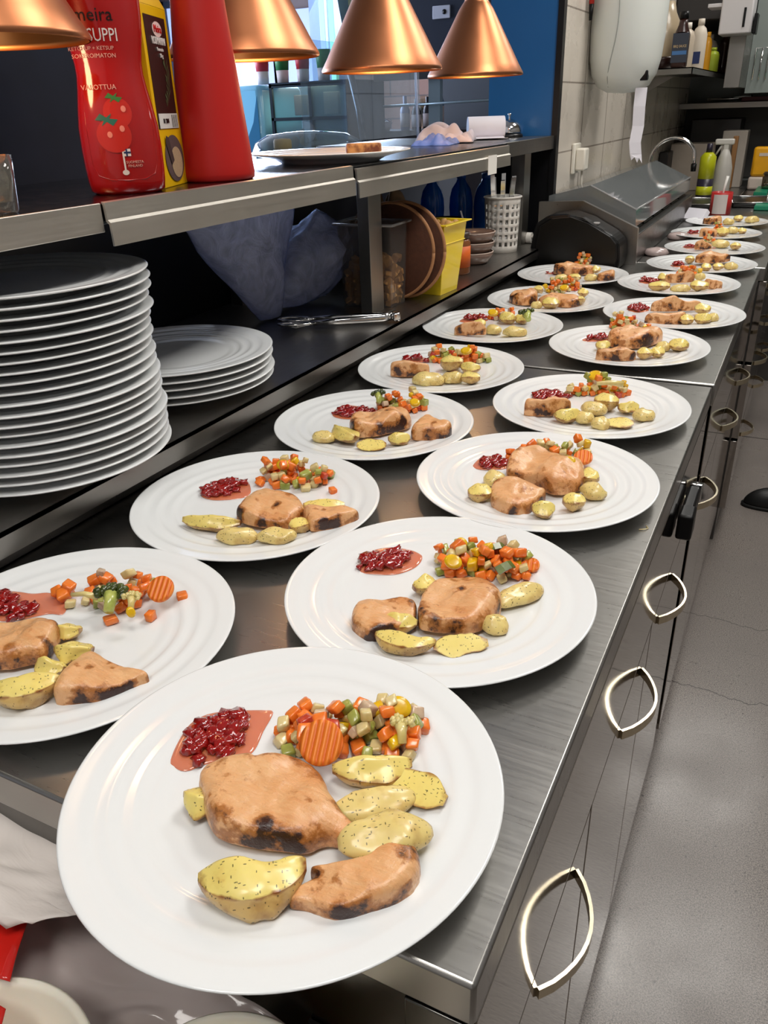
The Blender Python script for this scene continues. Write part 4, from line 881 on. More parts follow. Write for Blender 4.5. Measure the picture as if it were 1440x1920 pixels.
# paper cup stacks on top of it
for i in range(4):
    c_ = thing('cup_stack', '%s stack of paper cups on top of the display case, %s from the left' % (('red', 'green')[i % 2], ['first', 'second', 'third', 'fourth'][i]), 'paper cups', (-3.13+.145*i, 4.62, 1.506), group=None)
    b = MB(); b.lathe([(0, 0), (.034, 0), (.038, .07), (0, .07)], 24); b.obj('white_base', mat('cup_white', 'c9b9b4', .6), c_)
    b = MB(); b.lathe([(0, .07), (.038, .07), (.046, .165), (.0, .165)], 24); b.obj('coloured_cups', mat(('cup_red', 'cup_green')[i % 2], ('b8242c', '2f7a3e')[i % 2], .5), c_)
b = MB(); b.box(-4.36, -3.25, 6.45, 6.499, 1.54, 2.1, .004); tag(b.obj('white_sign_board', mat('board_white', 'b9c3ea', .6)), 'pale lilac board on the wall behind the paper cups', 'board')
b = MB(); b.box(-3.30, -3.08, 6.46, 6.499, 1.79, 2.08, .004); tag(b.obj('blue_screen', mat('screen_blue', '2a7ae8', .3, emit=.9)), 'bright blue screen hanging in the dining room', 'screen')
for i, (x, w_, m) in enumerate(((-3.49, .045, mat('mint_strip', '8fe3c0', .4, emit=.35)), (-3.57, .045, mat('sky_strip', '9db9e6', .4, emit=.3)))):
    b = MB(); b.box(x, x+w_, 6.10, 6.14, 1.22, 2.69, .002); tag(b.obj('light_strip', m), ('mint green lit strip' if i == 0 else 'pale blue lit strip')+' above the display case', 'strip')
# leaning dark frame of the sneeze guard
b = MB(); b.tube([(-2.36, 4.3, 1.60), (-2.30, 4.3, 1.35), (-2.27, 4.3, 1.13)], .018, 10); b.tube([(-2.27, 4.3, 1.13), (-2.27, 4.3, 0)], .02, 10); tag(b.obj('case_post', CF), 'dark curved post beside the display case', 'post')
# back counter with plant, bottles
bc = tag(slab('back_counter', -3.05, -1.65, 5.1, 5.7, 0, 1.22, mat('counter_dark', '3a3537', .4), ''), 'dark back counter in the dining room with the plant and bottles', 'counter'); del bc['kind']
pl = thing('potted_plant', 'dark bushy potted plant before the rose wall', 'plant', (-2.82, 5.25, 1.22))
b = MB(); b.lathe([(0, 0), (.05, 0), (.065, .06), (0, .06)], 24); b.obj('pot', mat('pot_dark', '2d2623', .6), pl)
b = MB(); rg = random.Random(11)
for i in range(150):
    a = rg.uniform(0, 2*PI); e = rg.uniform(.1, 1.3); L = rg.uniform(.10, .2); d = Vector((math.cos(a)*math.cos(e), math.sin(a)*math.cos(e), math.sin(e)))
    s_ = d.cross(Vector((0, 0, 1))).normalized()*.008; p = Vector((0, 0, .05)); b.add([p, p+d*L*.5+s_, p+d*L, p+d*L*.5-s_], [(0, 1, 2, 3)])
b.obj('leaves', mat('dark_leaf', '3a2f2b', .7), pl, recalc=False)
bw = thing('sugar_bowl', 'small white lidded bowl on the back counter right of the plant', 'bowl', (-2.60, 5.2, 1.221))
b = MB(); b.lathe([(0, 0), (.04, 0), (.06, .05), (0, .05)], 28); b.obj('bowl', mat('cup_white', ''), bw); b = MB(); b.lathe([(0, .05), (.055, .052), (.02, .07), (.01, .085), (0, .088)], 28); b.obj('lid', CHROME, bw)
for i, (x, h, m, lb) in enumerate(((-2.44, .20, mat('btl_lilac', 'a8a5b8', .3), 'pale lilac bottle on the back counter'), (-2.36, .18, mat('btl_dark', '2f2a2c', .3), 'dark bottle with pale label on the back counter'), (-2.28, .19, mat('btl_dark2', '3b3638', .3), 'second dark bottle on the back counter'), (-2.20, .27, mat('btl_blue', '56708c', .3), 'tall blue-grey bottle on the back counter'))):
    t_ = thing('syrup_bottle', lb, 'bottle', (x, 5.2, 1.221)); b = MB(); b.lathe([(0, 0), (.03, 0), (.031, h*.6), (.012, h*.8), (.012, h), (0, h)], 24); b.obj('bottle_body', m, t_)
    b = MB(); b.lathe([(.0315, h*.1), (.032, h*.1), (.032, h*.5), (.0315, h*.5)], 24); b.obj('label_band', mat('cup_white', ''), t_)
b = MB()
for j in range(7): b.lathe([(.030, j*.018), (.036, j*.018+.09), (.037, j*.018+.09), (.037, j*.018+.093)], 24)
tag(b.obj('glass_stack', clear('clear_glass', ''), loc=(-2.40, 5.42, 1.221)), 'tall stack of clear glasses behind the bottles', 'glasses')
# open shelving at the right (dark) with rails
os_ = thing('hood_rack', 'dark overhead rack with a pale rail behind the farthest heat lamp', 'rack', (0, 0, 0))
b = MB(); b.box(-2.35, -1.30, 4.6, 5.1, 1.53, 1.56); b.box(-2.35, -1.30, 4.59, 4.61, 1.49, 1.56); b.obj('rack_board', mat('rack_dark', '2b2b2e', .4), os_)
b = MB(); b.tube([(-2.30, 4.6, 1.36), (-1.30, 4.6, 1.38)], .007, 8); b.obj('rail', mat('rail_grey', '8fa0a6', .3, .6), os_)
b = MB(); b.box(-2.02, -1.95, 4.62, 4.66, 1.22, 1.53); b.obj('rack_post', mat('rail_grey', ''), os_)
b = MB(); b.box(-2.5, -1.2, 5.72, 5.76, .9, 2.7); tag(b.obj('grey_partition', mat('partition', '4c4f52', .6)), 'grey partition behind the dark overhead rack', 'partition')
b = MB(); b.box(-3.6, -1.15, 4.9, 5.0, 1.98, 2.5); tag(b.obj('dark_beam', mat('beam_dark', '17181b', .6)), 'dark beam across the dining room above the lamps', 'beam')
# white power outlet board near lamps
ob_ = thing('outlet_plate', 'white double outlet plate on the dark wall between the two right lamps', 'outlet', (-1.93, 4.585, 1.80))
b = MB(); b.box(-.05, .05, 0, .012, -.03, .03, .003); b.obj('plate', mat('outlet_white', 'b9bcc6', .4), ob_); b = MB(); b.lathe([(0, 0), (.012, 0), (.012, .002), (0, .002)], 16, M=T(.02, -.001, 0) @ RX(90)); b.obj('socket', BLP, ob_)
b = MB(); b.box(-2.2, -1.15, 4.597, 4.66, 1.57, 2.3); tag(b.obj('dark_wall_panel', mat('night_blue', '1b2231', .5)), 'dark blue-black wall panel behind the right lamps', 'panel')
# glass sneeze guard posts and dome on the customer side
sg = thing('glass_guard', 'thin glass guard pane with bright edge rising behind the pass', 'glass pane', (0, 0, 0))
b = MB(); b.box(-1.24, -1.236, 2.0, 2.75, 1.26, 1.51); b.obj('pane', clear('guard_glass', 'e4eef2', .03, .02), sg)
b = MB(); b.tube([(-1.238, 2.74, 1.25), (-1.238, 2.72, 1.51)], .004, 8); b.lathe([(0, 0), (.012, 0), (.012, .006), (0, .006)], 16, M=T(-1.238, 2.72, 1.512)); b.obj('bright_edge', mat('edge_glow', 'c3d0ee', .2), sg)
gd = thing('glass_dome', 'rounded clear cover over small golden cakes beyond the pass', 'glass cover', (-1.60, 2.60, 1.16))
b = MB(); b.lathe([(.22, .0), (.22, .05), (.20, .09), (.15, .115), (.05, .125), (0, .126)], 48, sy=.7); o = b.obj('dome', clear('dome_glass', 'd8dde0', .10, .03), gd)
b = MB(); b.lathe([(0, 0), (.23, 0), (.23, -.012), (0, -.012)], 48, sy=.7); b.obj('tray', DARKSTEEL, gd)
cs = tag(slab('customer_counter', -1.95, -1.17, 1.75, 2.95, 0, 1.145, mat('counter_dark2', '30353c', .35), ''), 'dark customer-side counter behind the pass shelf', 'counter'); del cs['kind']
for i, (x, y, n_) in enumerate(((-1.69, 2.58, 3), (-1.61, 2.56, 2), (-1.54, 2.62, 2))):
    for j in range(n_):
        b = MB(); b.lathe([(0, 0), (.030, 0), (.032, .004), (.032, .026), (.028, .032), (0, .034)], 24); tag(b.obj('small_cake', mat('golden_cake', 'c3a24c', .6), loc=(x, y, 1.161+.034*j)), 'small golden cake in a pile under the clear cover', 'cake', 'golden cakes under the clear cover')
# person in dark navy clothes behind the pass, face out of frame
def skin(name, verts, edges, rad, m, parent=None, root=0, lev=2):
    me = bpy.data.meshes.new(name); me.from_pydata([Vector(v) for v in verts], edges, []); o = bpy.data.objects.new(name, me); C.objects.link(o)
    md = o.modifiers.new('skin', 'SKIN'); md.use_smooth_shade = True
    for i, r in enumerate(rad): me.skin_vertices[0].data[i].radius = r if isinstance(r, tuple) else (r, r); me.skin_vertices[0].data[i].use_root = (i == root)
    s_ = o.modifiers.new('s', 'SUBSURF'); s_.levels = s_.render_levels = lev; me.materials.append(m)
    if parent: o.parent = parent
    return o
pe = thing('person', 'person in dark navy clothes standing behind the pass, only the torso in view', 'person', (-1.38, 1.20, 0), 0)
NV = mat('navy_cloth', '0b1224', .85, var=.4, vs=9, bump=.4, bs=30); SK = mat('person_skin', 'c99479', .5, sss=.1)
V_ = [(0,0,1.0),(0,0,1.15),(0,0,1.32),(0,0,1.47),(.01,0,1.555),(.02,0,1.60),(.03,0,1.66),(.03,0,1.74),
 (0,.19,1.45),(-.02,.255,1.18),(0,.265,.95),(.015,.265,.90), (0,-.19,1.45),(-.02,-.255,1.18),(0,-.265,.95),(.015,-.265,.90),
 (0,.10,.92),(.01,.11,.50),(0,.11,.09),(.10,.12,.04), (0,-.10,.92),(.01,-.11,.50),(0,-.11,.09),(.10,-.12,.04)]
E_ = [(0,1),(1,2),(2,3),(3,4),(4,5),(5,6),(6,7),(3,8),(8,9),(9,10),(10,11),(3,12),(12,13),(13,14),(14,15),(0,16),(16,17),(17,18),(18,19),(0,20),(20,21),(21,22),(22,23)]
R_2 = [(.12,.16),(.11,.145),(.125,.17),(.10,.14),.05,.055,.085,.075, .06,.045,.035,.03, .06,.045,.035,.03, .09,.06,.045,.035,.09,.06,.045,.035]
skin('body', V_, E_, R_2, SK, pe)
V2 = V_[:4]+[(0,.19,1.45),(-.02,.255,1.18),(0,.265,.98),(0,-.19,1.45),(-.02,-.255,1.18),(0,-.265,.98),(0,.10,.92),(.01,.11,.50),(0,.11,.12),(0,-.10,.92),(.01,-.11,.50),(0,-.11,.12)]
E2 = [(0,1),(1,2),(2,3),(3,4),(4,5),(5,6),(3,7),(7,8),(8,9),(0,10),(10,11),(11,12),(0,13),(13,14),(14,15)]
R2 = [(.14,.19),(.135,.175),(.15,.20),(.12,.17),.075,.06,.055,.075,.06,.055,.11,.08,.065,.11,.08,.065]
skin('navy_clothes', V2, E2, R2, NV, pe); pe.scale = (1.06, 1.06, 1.06)
b = MB(); b.ico((-1.42+1.42, 0, 1.745), .098, 3, (1.05, .85, .95)); 
for v in b.bm.verts:
    if v.co.x > .05 and v.co.z < 1.76: v.co.x = .02
o = b.obj('hair', mat('dark_hair', '22170f', .6), pe)
b = MB()
for s_ in (-1, 1): b.ico((.105, .03*s_, 1.685), .011, 2, (.5, 1, .6))
b.obj('eyes', mat('eye_dark', '20170f', .2), pe)
b = MB(); b.ico((.118, 0, 1.655), .015, 2, (.9, .7, 1.3)); b.obj('nose', SK, pe); b = MB(); b.ico((.106, 0, 1.620), .02, 2, (.3, 1, .28)); b.obj('mouth', mat('lips', '9a4f48', .4), pe)
for s_ in (-1, 1):
    b = MB()
    b.ico((.015, .268*s_, .865), .040, 2, (.85, .42, 1.15))
    b.obj('palm', SK, pe)
    for q, (dy, L) in enumerate(((-.024, .06), (-.008, .072), (.008, .068), (.023, .055))):
        b = MB(); y = .268*s_; x = .018+dy; b.tube([(x, y, .838), (x, y-.002*s_, .838-L*.5), (x, y-.010*s_, .838-L*.85), (x, y-.018*s_, .838-L)], [.0085, .008, .0075, .005], 10); b.obj('finger', SK, pe)
    b = MB(); b.tube([(.040, .262*s_, .885), (.062, .255*s_, .855), (.066, .248*s_, .825)], [.010, .009, .006], 10); b.obj('thumb', SK, pe)
# ================================================================ the meals
MEALS = {
1: {'c': (-0.2573, 0.3304), 'J': [(-91, -15), (-98, 4), (-100, 24), (-88, 42), (-57, 61), (-51, 59), (-47, 41), (-42, 14), (-64, -5), (-74, -18), (-85, -19)], 'p': [(-85, -6), (-94, 11), (-90, 29), (-84, 41), (-64, 45), (-58, 41), (-51, 24), (-49, 11), (-71, -7)], 'C': [(0, [(-54, -28), (-52, -15), (-34, -2), (-27, -1), (-17, 9), (0, 14), (15, 14), (28, 7), (41, -5), (58, -16), (70, -21), (71, -28), (62, -32), (53, -35), (45, -46), (32, -51), (15, -57), (-9, -62), (-22, -58), (-39, -45)]), (0, [(55, -58), (69, -49), (85, -37), (93, -21), (105, -16), (114, -23), (119, -36), (114, -51), (100, -66), (85, -77), (65, -80), (55, -82), (52, -77), (58, -67), (60, -61)])], 'P': [(51, 33, 0, 52, 31, 23, 'w'), (85, 29, 0, 45, -5, 23, 'h'), (66, 5, 0, 55, 40, 19, 's'), (88, -20, 0, 56, 35, 26, 's'), (29, -80, 0, 60, 34, 35, 'c'), (-41, -42, 0, 20, 4, 9, 'w')], 'V': [(-30, 33), (-34, 52), (-31, 64), (-1, 79), (23, 87), (47, 99), (63, 94), (65, 87), (66, 69), (72, 58), (51, 54), (22, 43), (11, 30), (-17, 23), (-26, 27)], 'S': [('carrot_slice', 14, 28, 22, 16), ('cauliflower', 59, 65, 22, 9), ('yellow_slice', 48, 85, 22, 9)], 'n': 96},
2: {'c': (-0.2556, 0.6033), 'J': [(-92, 7), (-98, 38), (-88, 55), (-66, 66), (-46, 63), (-42, 40), (-54, 18), (-76, 8)], 'p': [(-93, 10), (-94, 35), (-65, 61), (-53, 52), (-54, 32), (-85, 9)], 'C': [(0, [(7, -67), (-5, -37), (-6, -12), (2, 7), (21, 21), (43, 21), (59, 8), (68, -9), (67, -28), (61, -48), (49, -60), (20, -71)]), (0, [(-52, -85), (-57, -71), (-56, -57), (-39, -46), (-22, -34), (-7, -37), (0, -51), (5, -67), (-6, -81), (-18, -97), (-27, -102), (-45, -94)])], 'P': [(-9, -68, 0, 30, 12, 23, 'w'), (8, -96, 0, 51, 11, 21, 'c'), (54, -78, 0, 45, 31, 21, 'h'), (76, 19, 0, 52, 55, 21, 's'), (71, -36, 0, 20, 61, 18, 's'), (-14, -4, 0, 18, 60, 17, 'w')], 'V': [(-29, 51), (-24, 75), (-16, 81), (17, 87), (46, 96), (59, 87), (71, 81), (72, 61), (46, 42), (13, 41), (-8, 31), (-20, 39)], 'S': [('carrot_slice', 71, 75, 8, 8), ('yellow_slice', 4, 28, 22, 9), ('yellow_slice', -3, 68, 22, 6), ('pepper_strip', 33, 75, 22, 9), ('pepper_strip', 54, 40, 22, 11)], 'n': 90},
3: {'c': (-0.5401, 0.4026), 'J': [(-114, 2), (-118, 18), (-112, 25), (-91, 33), (-74, 44), (-48, 37), (-35, 22), (-49, 16), (-63, 1), (-79, -11), (-96, -13)], 'p': [(-107, 0), (-114, 19), (-97, 21), (-80, 17), (-62, 20), (-60, 5), (-74, -8), (-93, -9)], 'C': [(0, [(-63, -39), (-56, -30), (-33, -14), (-15, -7), (-4, -7), (8, -24), (16, -45), (6, -53), (-9, -67), (-31, -71)]), (0, [(66, -81), (55, -64), (49, -45), (49, -24), (68, -24), (96, -26), (119, -26), (112, -40), (100, -61), (87, -70)])], 'P': [(37, -84, 0, 51, 41, 28, 'c'), (31, -26, 0, 32, 20, 25, 'w'), (29, -50, 0, 27, 4, 19, 'w'), (2, -5, 0, 21, 17, 19, 'w')], 'V': [(-63, 39), (-49, 56), (-46, 70), (-33, 87), (-19, 86), (-6, 97), (19, 99), (42, 91), (42, 77), (35, 66), (22, 56), (-10, 38), (-30, 30), (-45, 35)], 'S': [('carrot_slice', 51, 70, 22, 13), ('broccoli', 16, 39, 22, 14), ('cauliflower', 37, 44, 22, 8), ('carrot_cube', 56, 90, 4, 5), ('carrot_cube', 50, 51, 4, 5), ('carrot_cube', 19, 30, 4, 4), ('yellow_slice', 49, 29, 22, 5), ('celery_stick', -11, 32, 22, 13)], 'n': 34},
4: {'c': (-0.5381, 0.7001), 'J': [(-82, -7), (-90, 16), (-82, 38), (-57, 53), (-37, 38), (-25, 17), (-35, 1), (-59, -12)], 'p': [(-83, -5), (-85, 20), (-62, 45), (-47, 46), (-44, 21), (-49, 4), (-71, -9)], 'C': [(0, [(5, -50), (0, -29), (-1, 1), (23, 8), (44, 12), (67, 0), (80, -18), (77, -34), (75, -46), (59, -54), (36, -60), (15, -58)]), (0, [(76, -14), (101, -6), (122, 5), (139, 5), (141, -5), (125, -27), (107, -43), (96, -38)])], 'P': [(-11, -75, 0, 65, 16, 22, 'w'), (36, -90, 0, 44, 19, 23, 's'), (79, -75, 0, 41, 28, 17, 's'), (89, 11, 0, 46, 25, 11, 'w'), (88, -43, 0, 18, 61, 14, 'w')], 'V': [(-33, 47), (-40, 84), (-31, 108), (-6, 111), (34, 107), (51, 95), (56, 72), (29, 52), (14, 46), (-6, 49), (-28, 46)], 'S': [('yellow_slice', -5, 71, 22, 9), ('carrot_cube', 71, 63, 4, 4)], 'n': 62},
5: {'c': (-0.2464, 0.8956), 'J': [(-89, 13), (-86, 44), (-66, 54), (-51, 45), (-46, 25), (-61, 13), (-76, 7)], 'p': [(-82, 25), (-79, 41), (-60, 49), (-48, 35), (-60, 16), (-72, 15)], 'C': [(0, [(-39, -3), (-40, 28), (-27, 45), (8, 43), (35, 36), (52, 35), (63, -3), (57, -25), (35, -40), (6, -27), (-29, -20)]), (0, [(-35, -73), (-36, -55), (-19, -43), (5, -42), (27, -47), (29, -60), (24, -86), (15, -104), (-3, -109), (-22, -99)])], 'P': [(-45, -80, 0, 28, 31, 20, 's'), (38, -96, 0, 25, 23, 17, 'w'), (65, -62, 0, 24, 31, 24, 'w'), (78, -20, 0, 32, -31, 24, 's'), (64, 16, 0, 16, -20, 14, 'w'), (-44, -29, 0, 27, 23, 14, 's')], 'V': [(-55, 50), (-47, 62), (-32, 78), (-7, 93), (20, 102), (45, 101), (51, 89), (27, 71), (-8, 65), (-44, 56)], 'S': [('carrot_slice', 44, 67, 12, 12), ('yellow_slice', 40, 14, 28, 6)], 'n': 45},
6: {'c': (-0.5285, 0.9958), 'J': [(-82, 16), (-87, 52), (-69, 64), (-26, 65), (-15, 56), (-23, 33), (-53, 9)], 'p': [(-81, 21), (-82, 43), (-63, 53), (-35, 56), (-22, 50), (-28, 36), (-55, 12)], 'C': [(0, [(-19, -44), (-25, -12), (0, 12), (35, 29), (54, 19), (59, -1), (39, -32), (29, -47), (2, -64)]), (0, [(74, -25), (75, -2), (80, 22), (106, 8), (129, -1), (125, -22), (100, -36), (82, -39)])], 'P': [(-35, -90, 0, 33, 3, 22, 's'), (-7, -77, 0, 50, -25, 32, 'w'), (43, -91, 0, 40, 22, 16, 'h'), (70, -58, 0, 30, 31, 29, 'w')], 'V': [(-28, 69), (-23, 87), (4, 99), (36, 100), (48, 84), (36, 71), (7, 65), (-16, 59)], 'S': [('broccoli', -18, 53, 28, 11), ('yellow_slice', 50, 42, 28, 8)], 'n': 30},
7: {'c': (-0.2485, 1.1925), 'J': [(-96, 12), (-89, 53), (-56, 58), (-40, 37), (-56, 12), (-82, -1)], 'p': [(-94, 14), (-85, 42), (-53, 48), (-43, 34), (-58, 17), (-84, 4)], 'C': [(0, [(-82, -76), (-56, -52), (-21, -40), (-21, -51), (-49, -71), (-74, -82)])], 'P': [(-16, -76, 0, 39, 31, 25, 's'), (10, -71, 0, 26, 22, 28, 's'), (26, -2, 0, 36, 7, 33, 's'), (14, -31, 0, 38, -7, 26, 's'), (61, -77, 0, 40, 22, 25, 'h'), (88, -31, 0, 31, 22, 25, 's'), (60, -4, 0, 30, 21, 19, 's'), (37, -87, 0, 13, 31, 18, 's')], 'V': [(-51, 41), (-34, 71), (-5, 86), (31, 99), (44, 78), (31, 64), (-16, 55)], 'S': [('yellow_slice', -9, 74, 28, 12), ('celery_stick', 20, 45, 28, 20)], 'n': 30},
8: {'c': (-0.5442, 1.2928), 'J': [(-92, 34), (-61, 63), (-37, 57), (-46, 40), (-80, 30)], 'p': [(-90, 33), (-57, 56), (-37, 55), (-47, 42), (-81, 30)], 'C': [(0, [(-68, -71), (-61, -58), (-32, -41), (-5, -37), (-8, -47), (-31, -62), (-58, -73)])], 'P': [(14, -88, 0, 53, 21, 29, 's'), (19, 8, 0, 40, 20, 31, 's'), (48, -58, 0, 37, 4, 26, 's'), (82, -62, 0, 32, 21, 23, 's'), (57, 4, 0, 35, 2, 20, 'w')], 'V': [(-44, 49), (-22, 74), (24, 92), (50, 83), (68, 73), (51, 69), (0, 53), (-34, 42)], 'S': [('yellow_slice', 35, 40, 28, 10)], 'n': 45},
9: {'c': (-0.2618, 1.5594), 'J': [(-94, 22), (-82, 50), (-54, 68), (-49, 41), (-81, 18)], 'p': [(-92, 22), (-80, 46), (-52, 63), (-51, 41), (-81, 19)], 'C': [(0, [(-43, 11), (-28, 56), (18, 80), (54, 76), (48, 28), (16, -16), (-26, -21)]), (0, [(-35, -120), (-14, -120), (31, -99), (22, -86), (-29, -107)])], 'P': [(-41, -34, 0, 26, 20, 20, 'w'), (43, -66, 0, 28, 31, 20, 'w'), (63, -48, 0, 19, 31, 32, 'w'), (65, 5, 0, 26, 20, 37, 's'), (93, 7, 0, 35, -4, 29, 'w')], 'V': [(-63, 112), (-30, 100), (-1, 122), (17, 140), (-42, 135)], 'S': [], 'n': 28},
10: {'c': (-0.5619, 1.6218), 'J': [(-86, 26), (-74, 73), (-33, 67), (-45, 37)], 'p': [(-85, 30), (-71, 65), (-33, 64), (-46, 40)], 'C': [(0, [(-49, -96), (-32, -83), (9, -71), (12, -79), (-21, -95), (-43, -101)])], 'P': [(21, -48, 0, 32, 19, 31, 's'), (20, 46, 0, 37, -4, 32, 's'), (70, -58, 0, 48, 19, 27, 's'), (-21, -20, 0, 20, 19, 14, 'w'), (49, 56, 0, 30, -9, 18, 'w')], 'V': [(-32, 71), (3, 61), (20, 89), (11, 106), (-27, 87)], 'S': [('broccoli', 70, 23, 28, 17), ('yellow_slice', -3, 13, 28, 11)], 'n': 14},
11: {'c': (-0.2227, 1.859), 'J': [(-103, 13), (-92, 56), (-57, 38), (-74, 5)], 'p': [(-101, 12), (-91, 53), (-58, 36), (-75, 5)], 'C': [(0, [(-52, 10), (-12, 21), (45, 52), (51, 61), (2, 39)]), (0, [(-45, -100), (-17, -78), (30, -61), (37, -70), (12, -87), (-32, -102)])], 'P': [(39, -75, 0, 28, 31, 23, 'w'), (70, -64, 0, 34, 4, 28, 'w'), (59, 20, 0, 33, 2, 29, 's'), (86, -35, 0, 18, 19, 24, 's')], 'S': [], 'n': 0},
12: {'c': (-0.5174, 1.9129), 'C': [(0, [(-89, -43), (-69, -6), (-35, -3), (-17, -48), (-37, -79), (-71, -73)]), (0, [(-20, -37), (14, 1), (58, 8), (82, -23), (68, -52), (39, -56)])], 'P': [(-7, -86, 0, 25, 18, 23, 's'), (23, -75, 0, 39, 18, 27, 's'), (77, -18, 0, 11, 31, 20, 'w'), (68, 51, 4, 20, -9, 20, 's'), (-46, 59, 4, 26, -31, 21, 'w')], 'V': [(-43, 93), (-9, 82), (38, 118), (41, 140), (-19, 125)], 'S': [('yellow_slice', 28, 24, 28, 11)], 'n': 28},
13: {'c': (-0.2608, 2.1979), 'J': [(-96, 3), (-93, 49), (-55, 35), (-60, 6)], 'p': [(-96, 2), (-91, 46), (-56, 33), (-61, 4)], 'C': [(0, [(-35, 3), (-9, 16), (29, 35), (36, 38), (11, 24), (-22, 7)]), (0, [(66, -42), (83, -36), (107, -25), (107, -21), (79, -33)])], 'P': [(-31, -99, 0, 50, 18, 25, 's'), (18, -84, 0, 47, 18, 22, 's'), (59, -60, 0, 43, 8, 26, 's'), (46, 59, 4, 26, 17, 27, 's'), (-43, 38, 0, 29, -31, 30, 's')], 'V': [(-21, 116), (15, 88), (41, 128), (20, 157)], 'S': [], 'n': 14},
14: {'c': (-0.5469, 2.2408), 'J': [(-82, 19), (-58, 43), (-53, 19)], 'p': [(-80, 16), (-54, 29), (-56, 23)], 'C': [(0, [(-60, 16), (-32, 41), (27, 56), (53, 39), (22, 8), (-33, -1)]), (0, [(85, -64), (124, -60), (116, -16), (80, -20)])], 'P': [(-11, -74, 0, 35, 31, 22, 's'), (25, -75, 0, 33, 17, 16, 's'), (64, -51, 0, 35, 31, 23, 's'), (55, 42, 4, 23, 16, 19, 's')], 'V': [(-30, 140), (-7, 122), (11, 138), (24, 181), (-9, 168)], 'S': [], 'n': 18},
15: {'c': (-0.2411, 2.5029), 'J': [(-81, -19), (-70, 4), (-44, -5), (-42, -31), (-64, -39)], 'p': [(-78, -18), (-68, 1), (-43, -7), (-43, -29), (-65, -38)], 'C': [(4, [(-20, 11), (6, 45), (47, 67), (75, 53), (44, 13), (2, -4)])], 'P': [(-34, 24, 0, 24, 16, 34, 'w'), (25, -102, 0, 24, 16, 18, 'w'), (53, -71, 0, 29, 31, 25, 's'), (85, -58, 0, 35, -15, 33, 's')], 'S': [], 'n': 0},
16: {'c': (-0.2389, 2.8104), 'J': [(-96, 12), (-72, 40), (-56, 22), (-77, -5)], 'p': [(-94, 7), (-69, 28), (-57, 16), (-78, -4)], 'C': [(0, [(-55, -38), (-30, -23), (-5, -21), (-10, -29), (-45, -46)])], 'P': [(16, 32, 0, 52, 14, 38, 's'), (63, 2, 0, 31, -7, 37, 's')], 'V': [(-41, 98), (-5, 91), (-19, 130), (-41, 129)], 'S': [], 'n': 12},
17: {'c': (-0.2684, 3.14), 'J': [(-98, 16), (-65, 37), (-56, 1), (-83, -10)], 'p': [(-95, 9), (-63, 25), (-58, 1), (-84, -9)], 'C': [(0, [(-46, -86), (-6, -91), (12, -67), (-23, -62)])], 'P': [(24, -29, 0, 46, -5, 37, 's'), (52, 36, 0, 39, -9, 28, 's'), (84, 36, 0, 26, 13, 28, 's')], 'V': [(-20, 94), (14, 83), (1, 120)], 'S': [], 'n': 10},
18: {'c': (-0.2625, 3.4632), 'J': [(-66, 51), (-32, 71), (-24, 72)], 'p': [(-64, 56), (-30, 43), (-27, 74)], 'C': [(0, [(-81, -63), (-46, -98), (-12, -62), (-37, -34)])], 'P': [(11, -55, 0, 39, -14, 30, 's'), (37, 47, 0, 33, 11, 41, 's'), (88, 21, 0, 49, 12, 41, 's')], 'S': [], 'n': 0},
}

def chk(name, herb=0.0, pale='e0a873', brown='6a2c12', sear=True):
    k = N(name); n1 = k.noise(120, 5, None, .65); n2 = k.noise(26, 3); n3 = k.noise(95, 3, None, .6)
    at = k.add('Attribute', attribute_name='sear').outputs['Fac']
    c = k.mix(k.g(n2, .3, .7), lin('e6b380'), lin('d8955a')); c = k.mix(k.math('MULTIPLY', k.g(n2, .52, .75), .5), c, lin('c4763a'))
    st_ = k.noise(1, 4, k.vec((70, 330, 120), rot=(0, 0, .5)), .6); c = k.mix(k.math('MULTIPLY', k.g(st_, .45, .68), .22), c, lin('f2d0a0'))
    nb = k.noise(52, 4, None, .6); mx = k.math('ADD', k.math('MULTIPLY', at, .62), k.math('ADD', k.math('MULTIPLY', k.math('SUBTRACT', nb, .5), 1.9), k.math('MULTIPLY', k.math('SUBTRACT', n1, .5), 1.1)))
    f = k.g(mx, .22, .42)
    c = k.mix(k.math('MULTIPLY', f, .85), c, lin('a3601f')); f2 = k.g(mx, .50, .74); c = k.mix(f2, c, lin('35160b'))
    sp = k.g(n3, .70, .76); c = k.mix(k.math('MULTIPLY', sp, .7), c, lin('6e3414'));
    k.set(Base_Color=c, Roughness=k.g(n1, .3, .7, .25, .45), Coat_Weight=.3, Coat_Roughness=.22, Subsurface_Weight=.12, Subsurface_Radius=(.006, .003, .0015), Subsurface_Scale=.6)
    k.bump(k.math('ADD', k.noise(1, 4, k.vec((60, 220, 60)), .6), n1), .7, .0022); return k.m
CHK = chk('grilled_chicken')
def herbs(k, c, dens=.055):
    for s_, sc_, rot in ((1, (230, 760, 460), .6), (2, (680, 240, 420), 1.9)):
        v = k.add('TexVoronoi', {'Vector': k.vec(sc_, rot=(.3*s_, .2, rot)), 'Scale': 1.0}).outputs; f = k.math('LESS_THAN', v[0], .26)
        pk = k.math('GREATER_THAN', k.add('SeparateColor', {0: v[1]}).outputs[0], .76); c = k.mix(k.math('MULTIPLY', k.math('MULTIPLY', f, pk), .8), c, lin('38300f'))
    return c
